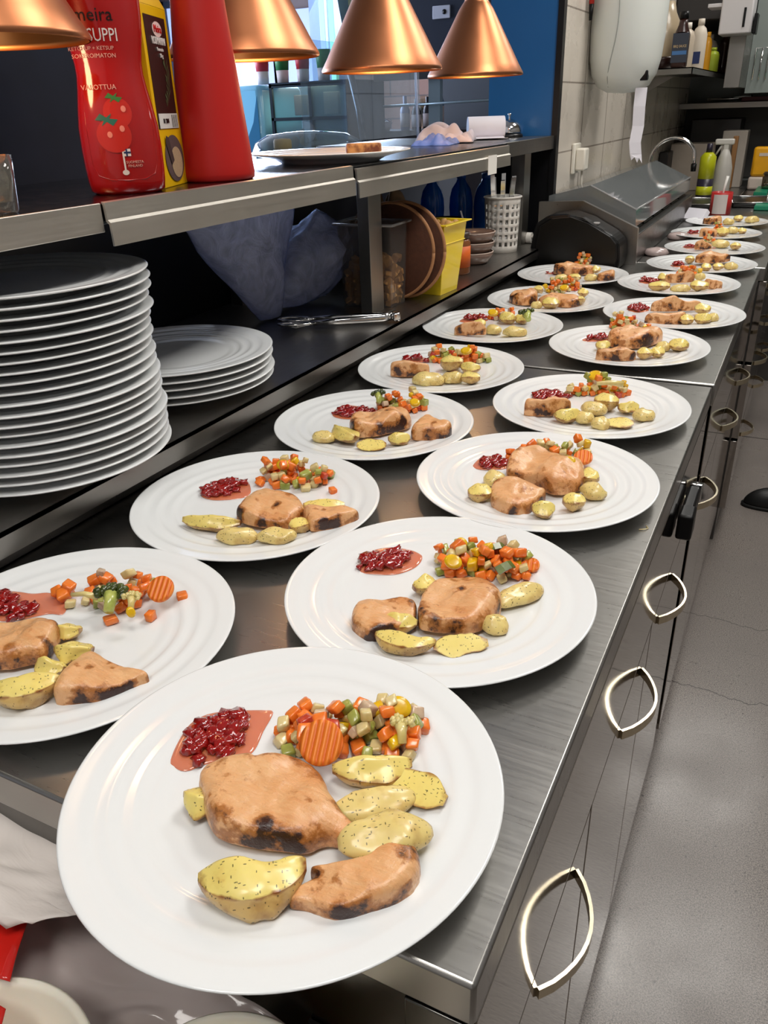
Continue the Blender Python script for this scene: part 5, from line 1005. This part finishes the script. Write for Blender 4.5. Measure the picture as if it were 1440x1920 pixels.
def potm(name, a, b_, brn, br=.6):
    k = N(name); n1 = k.noise(48, 4); n2 = k.noise(110, 4)
    c = k.mix(n1, lin(a), lin(b_)); at = k.add('Attribute', attribute_name='sear').outputs['Fac']; c = k.mix(k.g(k.math('ADD', at, k.math('MULTIPLY', k.math('SUBTRACT', n2, .5), 1.8)), .40, 1.0), c, lin('8a4c1c')); c = k.mix(k.math('MULTIPLY', k.g(n1, .52, .72), br), c, lin(brn)); c = k.mix(k.g(n2, .66, .74, 0, .5), c, lin(brn))
    c = herbs(k, c)
    k.set(Base_Color=c, Roughness=.32, Coat_Weight=.3, Coat_Roughness=.15, Subsurface_Weight=.2, Subsurface_Radius=(.006, .004, .001), Subsurface_Scale=.6); k.bump(n2, .2, .0008); return k.m
FLESH = potm('potato_flesh', 'f0de88', 'e4cb68', 'c08c40', .3); SKIN = potm('potato_skin', 'dcbc78', 'c49a54', '84501f', .8)
PALE = potm('boiled_potato', 'ecd992', 'dbbd6c', 'a5702f', .6)
k = N('jam_syrup'); k.set(Base_Color=lin('e8794c'), Roughness=.08, Coat_Weight=.6, Alpha=.72, Subsurface_Weight=.2); SYR = k.m
k = N('jam_pulp'); nz = k.noise(120, 3); k.set(Base_Color=k.mix(nz, lin('7a0a0a'), lin('a81a14')), Roughness=.1, Coat_Weight=1, Coat_Roughness=.03, Subsurface_Weight=.25, Subsurface_Radius=(.006, .001, .001)); k.bump(nz, .4, .0012); PULP = k.m
def veg(n, a, b_): 
    k = N(n); nz = k.noise(80, 4); k.set(Base_Color=k.mix(k.g(nz, .3, .7), lin(a), lin(b_)), Roughness=.25, Coat_Weight=.4, Coat_Roughness=.12, Subsurface_Weight=.2, Subsurface_Radius=(.005, .003, .001), Subsurface_Scale=.6); k.bump(nz, .2, .0008); return k.m
VM = dict(carrot=veg('carrot', 'f58a34', 'e26a1c'), celeriac=veg('celeriac', 'e6d6a0', 'd0b878'), courgette=veg('courgette', 'b4b45c', '7f8a36'), onion=veg('onion', 'dcc4a4', 'b08e78'), pepper=veg('red_pepper', 'cf4a2a', 'a8301a'), squash=veg('yellow_squash', 'efc716', 'd09a0c'), leaf=veg('green_pepper', '6f7a3a', '4a5624'), brocc=veg('broccoli_head', '4c5a1e', '27300f'), stalk=veg('pale_stalk', 'c9cc72', '9aa84a'), cauli=veg('cauliflower_head', 'eadb9c', 'cdb669'), burnt=veg('burnt', '5a3320', '2c1a10'))
k = N('carrot_slice_face'); wv = k.add('TexWave', {'Vector': k.vec((1, 1, 1)), 'Scale': 62.0, 'Distortion': .4}).outputs[1]; k.set(Base_Color=k.mix(wv, lin('e0661a'), lin('f2882e')), Roughness=.4, Subsurface_Weight=.1); k.bump(wv, .8, .0012); SLICE = k.m
def smooth_poly(P, n=72):
    P = [Vector((x, y, 0)) for x, y in P]; m = len(P); out = []
    for i in range(m):
        a, b_, c_, d_ = P[i-1], P[i], P[(i+1) % m], P[(i+2) % m]
        for s_ in range(8):
            t = s_/8; out.append(.5*((2*b_)+(-a+c_)*t+(2*a-5*b_+4*c_-d_)*t*t+(-a+3*b_-3*c_+d_)*t**3))
    L = [0]
    for i in range(len(out)): L.append(L[-1]+(out[(i+1) % len(out)]-out[i]).length)
    res = []; j = 0
    for q in range(n):
        s_ = L[-1]*q/n
        while L[j+1] < s_: j += 1
        t = (s_-L[j])/max(1e-9, L[j+1]-L[j]); res.append(out[j].lerp(out[(j+1) % len(out)], t))
    return res
def pz(r):   # height of the plate surface at radius r
    pts = [(0, .0100), (.083, .0104), (.092, .0119), (.102, .0139), (.116, .0153), (.136, .0180), (.15, .0196)]
    for (a, za), (c_, zc) in zip(pts, pts[1:]):
        if r <= c_: return za+(zc-za)*max(0, r-a)/(c_-a)
    return .0196
def chicken(name, poly, h, seed, near=True):
    """fillet from its outline: domed, fibrous, seared round the rim and in patches"""
    NS, NR = (110, 20) if near else (48, 9); O_ = smooth_poly(poly, NS); c = sum(O_, Vector())/NS; b = MB(); vs = []; att = []
    jag = [1+.022*noise.noise(Vector((i*.35, seed, 0))) for i in range(NS)]; jag[-1] = jag[-2] = jag[0] = (jag[0]+jag[-3])/2
    rows = []
    for r in range(1, NR+1):
        t = r/NR; row = []
        for i, p in enumerate(O_):
            q = c+(p-c)*(jag[i]*(math.sin(t*PI/2)**.85)); z = h*(max(0, 1-t**3.6)**.55)*(.84+.46*noise.noise(Vector((q.x*24+seed, q.y*24, seed))))+h*(.16*noise.noise(Vector((q.x*80, q.y*80, seed+4)))+.12*abs(noise.noise(Vector((q.x*55+q.y*30, q.y*45, seed+9)))))*(1-t)
            an = i*6.283/NS; edge = max(0, (t-.48)/.52)**1.1*max(.42, .72+1.6*noise.noise(Vector((1.5*math.cos(an), 1.5*math.sin(an), seed*2.1))))
            patch = max(0, noise.noise(Vector((q.x*60+seed*5, q.y*60, 7)))-.20)*1.9
            row.append(len(vs)); vs.append((q.x, q.y, max(.0006, z+.0022))); att.append(min(1.2, edge+patch))
        rows.append(row)
    ctr = len(vs); vs.append((c.x, c.y, h*.9+.002)); att.append(0)
    low = []; 
    for zz, s_ in ((.45, 1.0), (.0, .95)):
        row = []
        for i, p in enumerate(O_): q = c+(p-c)*jag[i]*s_; row.append(len(vs)); vs.append((q.x, q.y, .0022*zz)); att.append(.55)
        low.append(row)
    fs = [(ctr, rows[0][i], rows[0][(i+1) % NS]) for i in range(NS)]
    allr = rows+low
    for a, d in zip(allr, allr[1:]): fs += [(a[i], d[i], d[(i+1) % NS], a[(i+1) % NS]) for i in range(NS)]
    fs.append(tuple(low[-1])); b.add(vs, fs)
    o = b.obj(name, CHK); at = o.data.attributes.new('sear', 'FLOAT', 'POINT')
    for i, a in enumerate(att): at.data[i].value = a
    return o
def potato(L, W, kind, seed, near=True):
    """potato piece along local x. w wedge, c crescent wedge, h half, s skin-side-up chunk"""
    NS, NC = (26, 24) if near else (14, 14); b = MB(); rg = random.Random(seed); vs = []; att = []
    H = W*{'w': .80, 'c': .85, 'h': .62, 's': .86}[kind]; bend = {'c': .16, 'w': .05, 'h': .0, 's': .03}[kind]*L
    if kind in 's': sec = [(math.cos(a), math.sin(a)*(1 if math.sin(a) > 0 else .55), 1) for a in [2*PI*i/NC for i in range(NC)]]
    elif kind == 'h':  # dome below, cut face up and tilted
        n1 = NC*2//3; sec = [(math.cos(a), math.sin(a), 1) for a in [PI+PI*i/(n1-1) for i in range(n1)]]+[(1-2*(i+1)/(NC-n1+1), .08*math.sin(PI*(i+1)/(NC-n1+1)), 0) for i in range(NC-n1)]
    else:              # skin arc in front, two cut faces meeting in a ridge
        n1 = NC//2; A0, A1 = math.radians(-165), math.radians(-15); sec = [(math.cos(A0+(A1-A0)*i/(n1-1)), math.sin(A0+(A1-A0)*i/(n1-1)), 1) for i in range(n1)]
        rest = NC-n1; e0, e1, rd = sec[-1][:2], sec[0][:2], (-.15, .95)
        for i in range(1, rest+1):
            t = i/(rest+1)
            q = (e0[0]+(rd[0]-e0[0])*t*2, e0[1]+(rd[1]-e0[1])*t*2) if t < .5 else (rd[0]+(e1[0]-rd[0])*(t-.5)*2, rd[1]+(e1[1]-rd[1])*(t-.5)*2); sec.append((q[0], q[1], 0))
    rot = {'w': rg.uniform(-.75, .25), 'c': -.70, 'h': rg.uniform(.25, .6), 's': 0}[kind]
    for i in range(NS):
        t = -1+2*(i+.5)/NS; s_ = max(.14 if kind in 'sc' else .34, (1-abs(t)**2.4)**(.58 if kind == 's' else .66))
        for (y, z, m) in sec:
            n = 1+.34*noise.noise(Vector((t*1.3+seed, y*1.0, z*1.0)))+.10*noise.noise(Vector((t*4+seed, y*3, z*3)))
            Y, Z = y*s_*n, z*s_*n; Y, Z = Y*math.cos(rot)-Z*math.sin(rot), Y*math.sin(rot)+Z*math.cos(rot)
            vs.append((t*L/2, Y*W/2-bend*(1-t*t)+bend*.5, Z*H/2)); att.append(max(0, abs(t)-.66)*2.8*(1 if kind != 's' else .5))
    M_ = len(sec); F = []
    for i in range(NS-1):
        for j in range(M_):
            sk = sec[j][2] and sec[(j+1) % M_][2]; F.append(((i*M_+j, i*M_+(j+1) % M_, (i+1)*M_+(j+1) % M_, (i+1)*M_+j), 0 if (sk or kind == 's') else 1))
    ly = b.bm.verts.layers.float.new('sear'); V = [b.bm.verts.new(v) for v in vs]
    for f, m in F: q = b.bm.faces.new([V[x] for x in f]); q.smooth = True; q.material_index = m
    for rng_ in (range(M_), range((NS-1)*M_, NS*M_)): q = b.bm.faces.new([V[x] for x in rng_]); q.smooth = True; q.material_index = 0 if kind != 's' else 0
    bmesh.ops.recalc_face_normals(b.bm, faces=b.bm.faces)
    for e in b.bm.edges:
        if len(e.link_faces) == 2 and e.link_faces[0].material_index != e.link_faces[1].material_index: e.smooth = False
    for v, a in zip(V, att): v[ly] = a
    for e in b.bm.edges:
        if not e.smooth:
            for v in e.verts: v[ly] = max(v[ly], .8)
    zmin = min(v.co.z for v in b.bm.verts)
    for v in b.bm.verts: v.co.z = (v.co.z-zmin)*(1 if near else 1.0)
    return b, (SKIN if kind != 's' else PALE, FLESH)
def inside(P, x, y):
    c = False; j = len(P)-1
    for i in range(len(P)):
        if (P[i][1] > y) != (P[j][1] > y) and x < (P[j][0]-P[i][0])*(y-P[i][1])/(P[j][1]-P[i][1]+1e-12)+P[i][0]: c = not c
        j = i
    return c
def edged(P, x, y): return min((Vector((x, y))-Vector(p)).length for p in P)
def cube_mesh(nm, m, s_, seed):
    b = MB(); rg = random.Random(seed); b.box(-s_/2, s_/2, -s_/2, s_/2, -s_/2, s_/2, s_*.19)
    kx = rg.uniform(.8, 1.3), rg.uniform(.8, 1.1), rg.uniform(.75, 1)
    sh = rg.uniform(-.25, .25), rg.uniform(-.2, .2)
    for v in b.bm.verts: n_ = 1+.18*noise.noise(v.co*260+Vector((seed, 0, 0))); v.co = Vector((v.co.x*kx[0]+sh[0]*v.co.y, v.co.y*kx[1]+sh[1]*v.co.z, v.co.z*kx[2]))*n_
    me = bpy.data.meshes.new(nm)
    for f in b.bm.faces: f.smooth = True
    b.bm.to_mesh(me); b.bm.free(); me.materials.append(m); return me
KINDS = [('carrot_cube', 'carrot', .45, 'orange carrot cube'), ('celeriac_cube', 'celeriac', .27, 'cream celeriac cube'), ('courgette_cube', 'courgette', .14, 'green courgette cube'), ('onion_piece', 'onion', .06, 'pinkish onion piece'), ('pepper_cube', 'pepper', .03, 'red pepper cube'), ('squash_cube', 'squash', .05, 'yellow squash cube')]
CM = {k_[0]: [cube_mesh(k_[0], VM[k_[1]], .0099, i*7+j) for j in range(3)] for i, k_ in enumerate(KINDS)}
PN = {1: 'the nearest plate', 2: 'the second right-row plate', 3: 'the cut-off left plate', 4: 'the second left-row plate', 5: 'the third right-row plate', 6: 'the third left-row plate', 7: 'the fourth right-row plate', 8: 'the fourth left-row plate', 9: 'the fifth right-row plate', 10: 'the fifth left-row plate', 11: 'the sixth right-row plate', 12: 'the sixth left-row plate', 13: 'the seventh right-row plate', 14: 'the farthest left-row plate', 15: 'the fourth farthest plate', 16: 'the third farthest plate', 17: 'the second farthest plate', 18: 'the farthest plate'}
POSW = lambda x, y, P: ('left' if x < -.02 else 'right' if x > .04 else 'middle')
def ordw(n):
    o1 = ['', 'first', 'second', 'third', 'fourth', 'fifth', 'sixth', 'seventh', 'eighth', 'ninth', 'tenth', 'eleventh', 'twelfth', 'thirteenth', 'fourteenth', 'fifteenth', 'sixteenth', 'seventeenth', 'eighteenth', 'nineteenth']
    if n < 20: return o1[n]
    return ['twent', 'thirt', 'fort', 'fift'][n//10-2]+('ieth' if n % 10 == 0 else 'y-'+o1[n % 10])
stuff = MB(); smats = [VM[k_[1]] for k_ in KINDS]
def special(kind, loc, r, k_, idx, near):
    nm = PN[k_]; x, y, z = loc
    if kind == 'carrot_slice':
        b = MB(); n = 40; NR_ = 6; vs = [(0, 0, .0035)]
        b.lathe([(0, 0), (r, .0004), (r*1.01, .002), (r, .0042), (r*.8, .0045), (r*.4, .0046), (0, .0046)], 40)
        if near:
            for v in b.bm.verts:
                pass
        o = b.obj('carrot_slice', SLICE, loc=(x, y, z)); o.rotation_euler = (math.radians(38 if k_ in (1, 3) else 25), 0, .2); return tag(o, 'round orange carrot slice on '+nm, 'carrot slice')
    if kind == 'yellow_slice':
        b = MB(); b.lathe([(0, 0), (r, .0004), (r*1.01, .002), (r, .0045), (r*.6, .0052), (0, .005)], 28, sy=.8)
        o = b.obj('squash_slice', VM['squash'], loc=(x, y, z)); o.rotation_euler = (.6, .2*idx, 0); return tag(o, 'bright yellow squash slice %s on %s' % (('at the upper side of the vegetables', 'in the vegetables')[idx % 2], nm), 'squash slice', None if k_ != 2 else None)
    if kind == 'pepper_strip':
        b = MB(); b.ribbon([(-r, 0, 0), (-r*.4, 0, .002), (r*.4, 0, .002), (r, 0, -.001)], (0, 1, 0), r*.8, .002); o = b.obj('pepper_strip', VM['leaf'], loc=(x, y, z)); o.rotation_euler = (.5, 0, -.1+.3*idx); return tag(o, 'green pepper strip on the %s side of the vegetables on %s' % ('upper' if idx % 2 else 'lower', nm), 'pepper strip')
    if kind == 'celery_stick':
        b = MB(); b.tube([(-r, -.3*r, 0), (0, 0, .002), (r, .25*r, 0)], [r*.16, r*.2, r*.26], 12); return tag(b.obj('cauliflower_stalk', VM['cauli'], loc=(x, y, z)), 'pale cauliflower stalk on '+nm, 'stalk')
    if kind == 'carrot_cube':
        o = bpy.data.objects.new('carrot_cube', CM['carrot_cube'][idx % 3]); C.objects.link(o); o.location = (x, y, .9+pz(0)+.0045); o.rotation_euler = (.1, .1, idx*.8); return tag(o, ('leftmost', 'middle', 'rightmost')[{2: 2, 3: 2, 4: 1, 5: 0}.get(idx, 0)]+' lone orange carrot cube apart from the heap on '+nm, 'diced vegetable', 'lone carrot cubes on '+nm)
    if kind in ('broccoli', 'cauliflower'):
        t_ = thing(kind+'_floret', ('dark green broccoli floret' if kind == 'broccoli' else 'pale cauliflower floret')+' in the vegetables on '+nm, kind, (x, y, z-.004), .5)
        b = MB(); b.tube([(0, -r*1.0, -.002), (0, -.3*r, .003), (0, .2*r, .005)], [r*.35, r*.4, r*.6], 12); b.obj('stalk', VM['stalk'] if kind == 'broccoli' else VM['cauli'], t_)
        b = MB(); rg = random.Random(k_)
        for i in range(26): a = rg.uniform(-.3, PI+.3); q = rg.uniform(.2, .95)*r; b.ico((q*math.cos(a), q*math.sin(a)*.9+.1*r, .006+rg.uniform(0, .4)*r), r*.27, 2, jit=.5, seed=i)
        b.obj('head', VM['brocc'] if kind == 'broccoli' else VM['cauli'], t_); return t_
for k_, Ml in MEALS.items():
    cx, cy = Ml['c']; nm = PN[k_]; near = k_ <= 7; rg = random.Random(k_*13+1)
    desc = {1: 'round white dinner plate nearest the camera, jutting over the worktop corner', 3: 'white dinner plate cut off by the left edge of the photo', 18: 'white dinner plate farthest along the worktop, before the red tin'}.get(k_, 'white dinner plate with a chicken meal, '+nm[4:]+' on the worktop')
    BZ = .9058 if k_ == 1 else .9003
    if k_ == 1: cx, cy = -.2535, .3257
    plate(cx, cy, BZ, desc, 'plates of chicken set out on the worktop', 1.0, rot=.1*k_)
    if Ml.get('J'):
        P = smooth_poly([(a/1000, b_/1000) for a, b_ in Ml['J']], 60); c = sum(P, Vector())/60; t_ = thing('jam', 'spoonful of glossy red jam on '+nm, 'jam', (cx, cy, BZ))
        b = MB(); rows = []; vs = [(c.x, c.y, pz(c.length)+.0022)]
        for s_, z in ((.35, .0022), (.7, .0021), (.9, .0017), (.98, .0010), (1.0, .0003)):
            rows.append(list(range(len(vs), len(vs)+60)))
            for p in P: q = c+(p-c)*s_; vs.append((q.x, q.y, pz(q.length)+z))
        fs = [(0, rows[0][i], rows[0][(i+1) % 60]) for i in range(60)]
        for a, d in zip(rows, rows[1:]): fs += [(a[i], d[i], d[(i+1) % 60], a[(i+1) % 60]) for i in range(60)]
        b.add(vs, fs); b.obj('syrup', SYR, t_)
        Q = [(a/1000, b_/1000) for a, b_ in Ml['p']]; x0, x1 = min(q[0] for q in Q), max(q[0] for q in Q); y0, y1 = min(q[1] for q in Q), max(q[1] for q in Q); b = MB(); n = 0; tr_ = 0
        step = .0062 if near else .0075
        xx = x0
        while xx < x1:
            yy = y0
            while yy < y1:
                x, y = xx+rg.uniform(-.004, .004), yy+rg.uniform(-.004, .004)
                if inside(Q, x, y): d = min(1, edged(Q, x, y)/.012); b.ico((x, y, pz(math.hypot(x, y))+.0022+(.0045 if near else .008)*d*rg.uniform(.5, 1)), step*rg.uniform(.55, 1.15), 2 if near else 1, (rg.uniform(.8, 1.3), rg.uniform(.8, 1.2), .6), jit=.9, seed=n); n += 1
                yy += step
            xx += step
        if n: b.obj('fruit_pulp', PULP, t_)
        else: b.bm.free()
    for i, (lift, poly) in enumerate(Ml['C']):
        P = [(a/1000, b_/1000) for a, b_ in poly]; c = Vector((sum(p[0] for p in P)/len(P), sum(p[1] for p in P)/len(P), 0))
        P = [(c.x+(p[0]-c.x)*.97, c.y+(p[1]-c.y)*.97) for p in P]
        o = chicken('chicken_fillet' if i == 0 else 'chicken_piece', [(p[0]-c.x, p[1]-c.y) for p in P], ((.021 if i == 0 else .017) if k_ < 5 else (.028 if i == 0 else .023)), k_*3+i, near)
        base = pz(c.length)+(.0035 if i == 0 else .0005)
        o.location = (cx+c.x, cy+c.y, BZ+base+lift/1000); 
        if k_ in (1, 2, 4) and i == 0: o.rotation_euler = (math.radians(-3), math.radians(2), 0)
        many = len(Ml['C']) > 1
        tag(o, ('large grilled chicken fillet' if i == 0 and many else 'smaller browned chicken piece' if many else 'browned chicken piece')+(', lying in the middle of ' if i == 0 else ', lying at the side of ')+nm, 'chicken')
    ps = Ml['P']; order = sorted(range(len(ps)), key=lambda q: ps[q][0]); 
    for rank, q in enumerate(order):
        x, y, lift, L, ang, wv, kd = ps[q]; W = max(.024, min(wv/1000*1.15, .038, L/1000*.8)) if k_ < 5 else max(.027, min(wv/1000*1.2, .036, L/1000*.9)); L_ = max(L/1000*1.12, W*1.05)
        if k_ >= 5 and kd == 's' and (q+k_) % 2: kd = 'w'
        b, ms = potato(L_, W, kd, k_*17+q, k_ < 5); o = b.obj('roast_potato', ms, recalc=False)
        r = math.hypot(x, y)/1000; o.location = (cx+x/1000, cy+y/1000, BZ+pz(max(0, r-W*.3))+.0004+lift/1000+(.006 if k_ == 1 and q == 3 else 0)); o.rotation_euler = (0, 0, math.radians(ang))
        words = ['leftmost', 'second from the left', 'third from the left', 'fourth from the left', 'fifth from the left', 'sixth from the left', 'seventh from the left', 'eighth from the left']
        pos = 'rightmost' if rank == len(ps)-1 else words[rank]
        tag(o, {'w': 'yellow roast potato wedge', 'c': 'curved roast potato wedge', 'h': 'halved roast potato', 's': 'rounded roast potato piece'}[kd]+', %s on %s' % (pos, nm), 'potato')
    if Ml.get('V') and Ml['n']:
        Q = [(a/1000, b_/1000) for a, b_ in Ml['V']]; x0, x1 = min(q[0] for q in Q), max(q[0] for q in Q); y0, y1 = min(q[1] for q in Q), max(q[1] for q in Q)
        pts = []; hs = .024 if k_ < 5 else .032; tries = 0
        nn = Ml['n'] if k_ <= 5 else int(Ml['n']*1.9)
        while len(pts) < nn and tries < 9000:
            tries += 1; x, y = rg.uniform(x0, x1), rg.uniform(y0, y1)
            if not inside(Q, x, y): continue
            top = hs*min(1, (edged(Q, x, y)+.002)/.020); z = .0045+rg.random()**.7*top if len(pts) > nn*.5 else .0045
            p = Vector((x, y, pz(math.hypot(x, y))+z)); md_ = .0080 if tries < 4000 else .0062
            if all((p-q).length > md_ for q in pts) and (z < .006 or any((p-q).length < .0115 and q.z < p.z-.003 for q in pts)): pts.append(p)
        pts.sort(key=lambda p: p.x); rk = {}
        for p in pts:
            u = rg.random(); acc = 0
            for kk in KINDS:
                acc += kk[2]
                if u <= acc: break
            rot = (rg.uniform(-.6, .6), rg.uniform(-.6, .6), rg.uniform(0, 3)); s_ = rg.uniform(.78, 1.12)
            if k_ <= 5:
                o = bpy.data.objects.new(kk[0], rg.choice(CM[kk[0]])); C.objects.link(o); o.location = (cx+p.x, cy+p.y, BZ+p.z); o.rotation_euler = rot; o.scale = (s_, s_, s_)
                rk[kk[0]] = rk.get(kk[0], 0)+1; tag(o, '%s, %s from left in the heap on %s' % (kk[3], ordw(rk[kk[0]]), nm), 'diced vegetable', kk[0].replace('_', ' ')+'s on '+nm)
            else:
                stuff.mi = KINDS.index(kk); from_ = Matrix.Translation((cx+p.x, cy+p.y, BZ+p.z)) @ Matrix.Rotation(rot[2], 4, 'Z') @ Matrix.Rotation(rot[0], 4, 'X')
                w_ = .0052*s_; stuff.box(-w_, w_, -w_*.9, w_*.9, -w_*.85, w_*.85, .0012, M=from_, seg=1)
    for i, (kd, x, y, z, r) in enumerate(Ml['S']): special(kd, (cx+x/1000, cy+y/1000, BZ+.0105+z/1000), r/1000, k_, i, near)
o = stuff.obj('diced_vegetables', smats); tag(o, 'mixed diced vegetables heaped on the plates farther along the worktop', 'diced vegetables', kind='stuff')
# tiny herb bits and a crumb on the steel
b = MB(); b.tube([(0, 0, .001), (.006, .002, .0015), (.009, .007, .001), (.006, .012, .001)], .0006, 5); tag(b.obj('onion_shred', VM['celeriac'], loc=(-.105, .835, .9)), 'tiny pale vegetable shred on the steel beside the third right plate', 'food scrap')
b = MB(); b.tube([(0, 0, .003), (.008, .003, .004), (.018, .002, .003)], .0008, 5); b.ico((.012, .003, .004), .003, 1, (1.6, .5, .4)); tag(b.obj('thyme_sprig', VM['brocc'], loc=(MEALS[1]['c'][0]+.0, MEALS[1]['c'][1]+.052, .9105)), 'dark thyme sprig left of the vegetables on the nearest plate', 'herb')
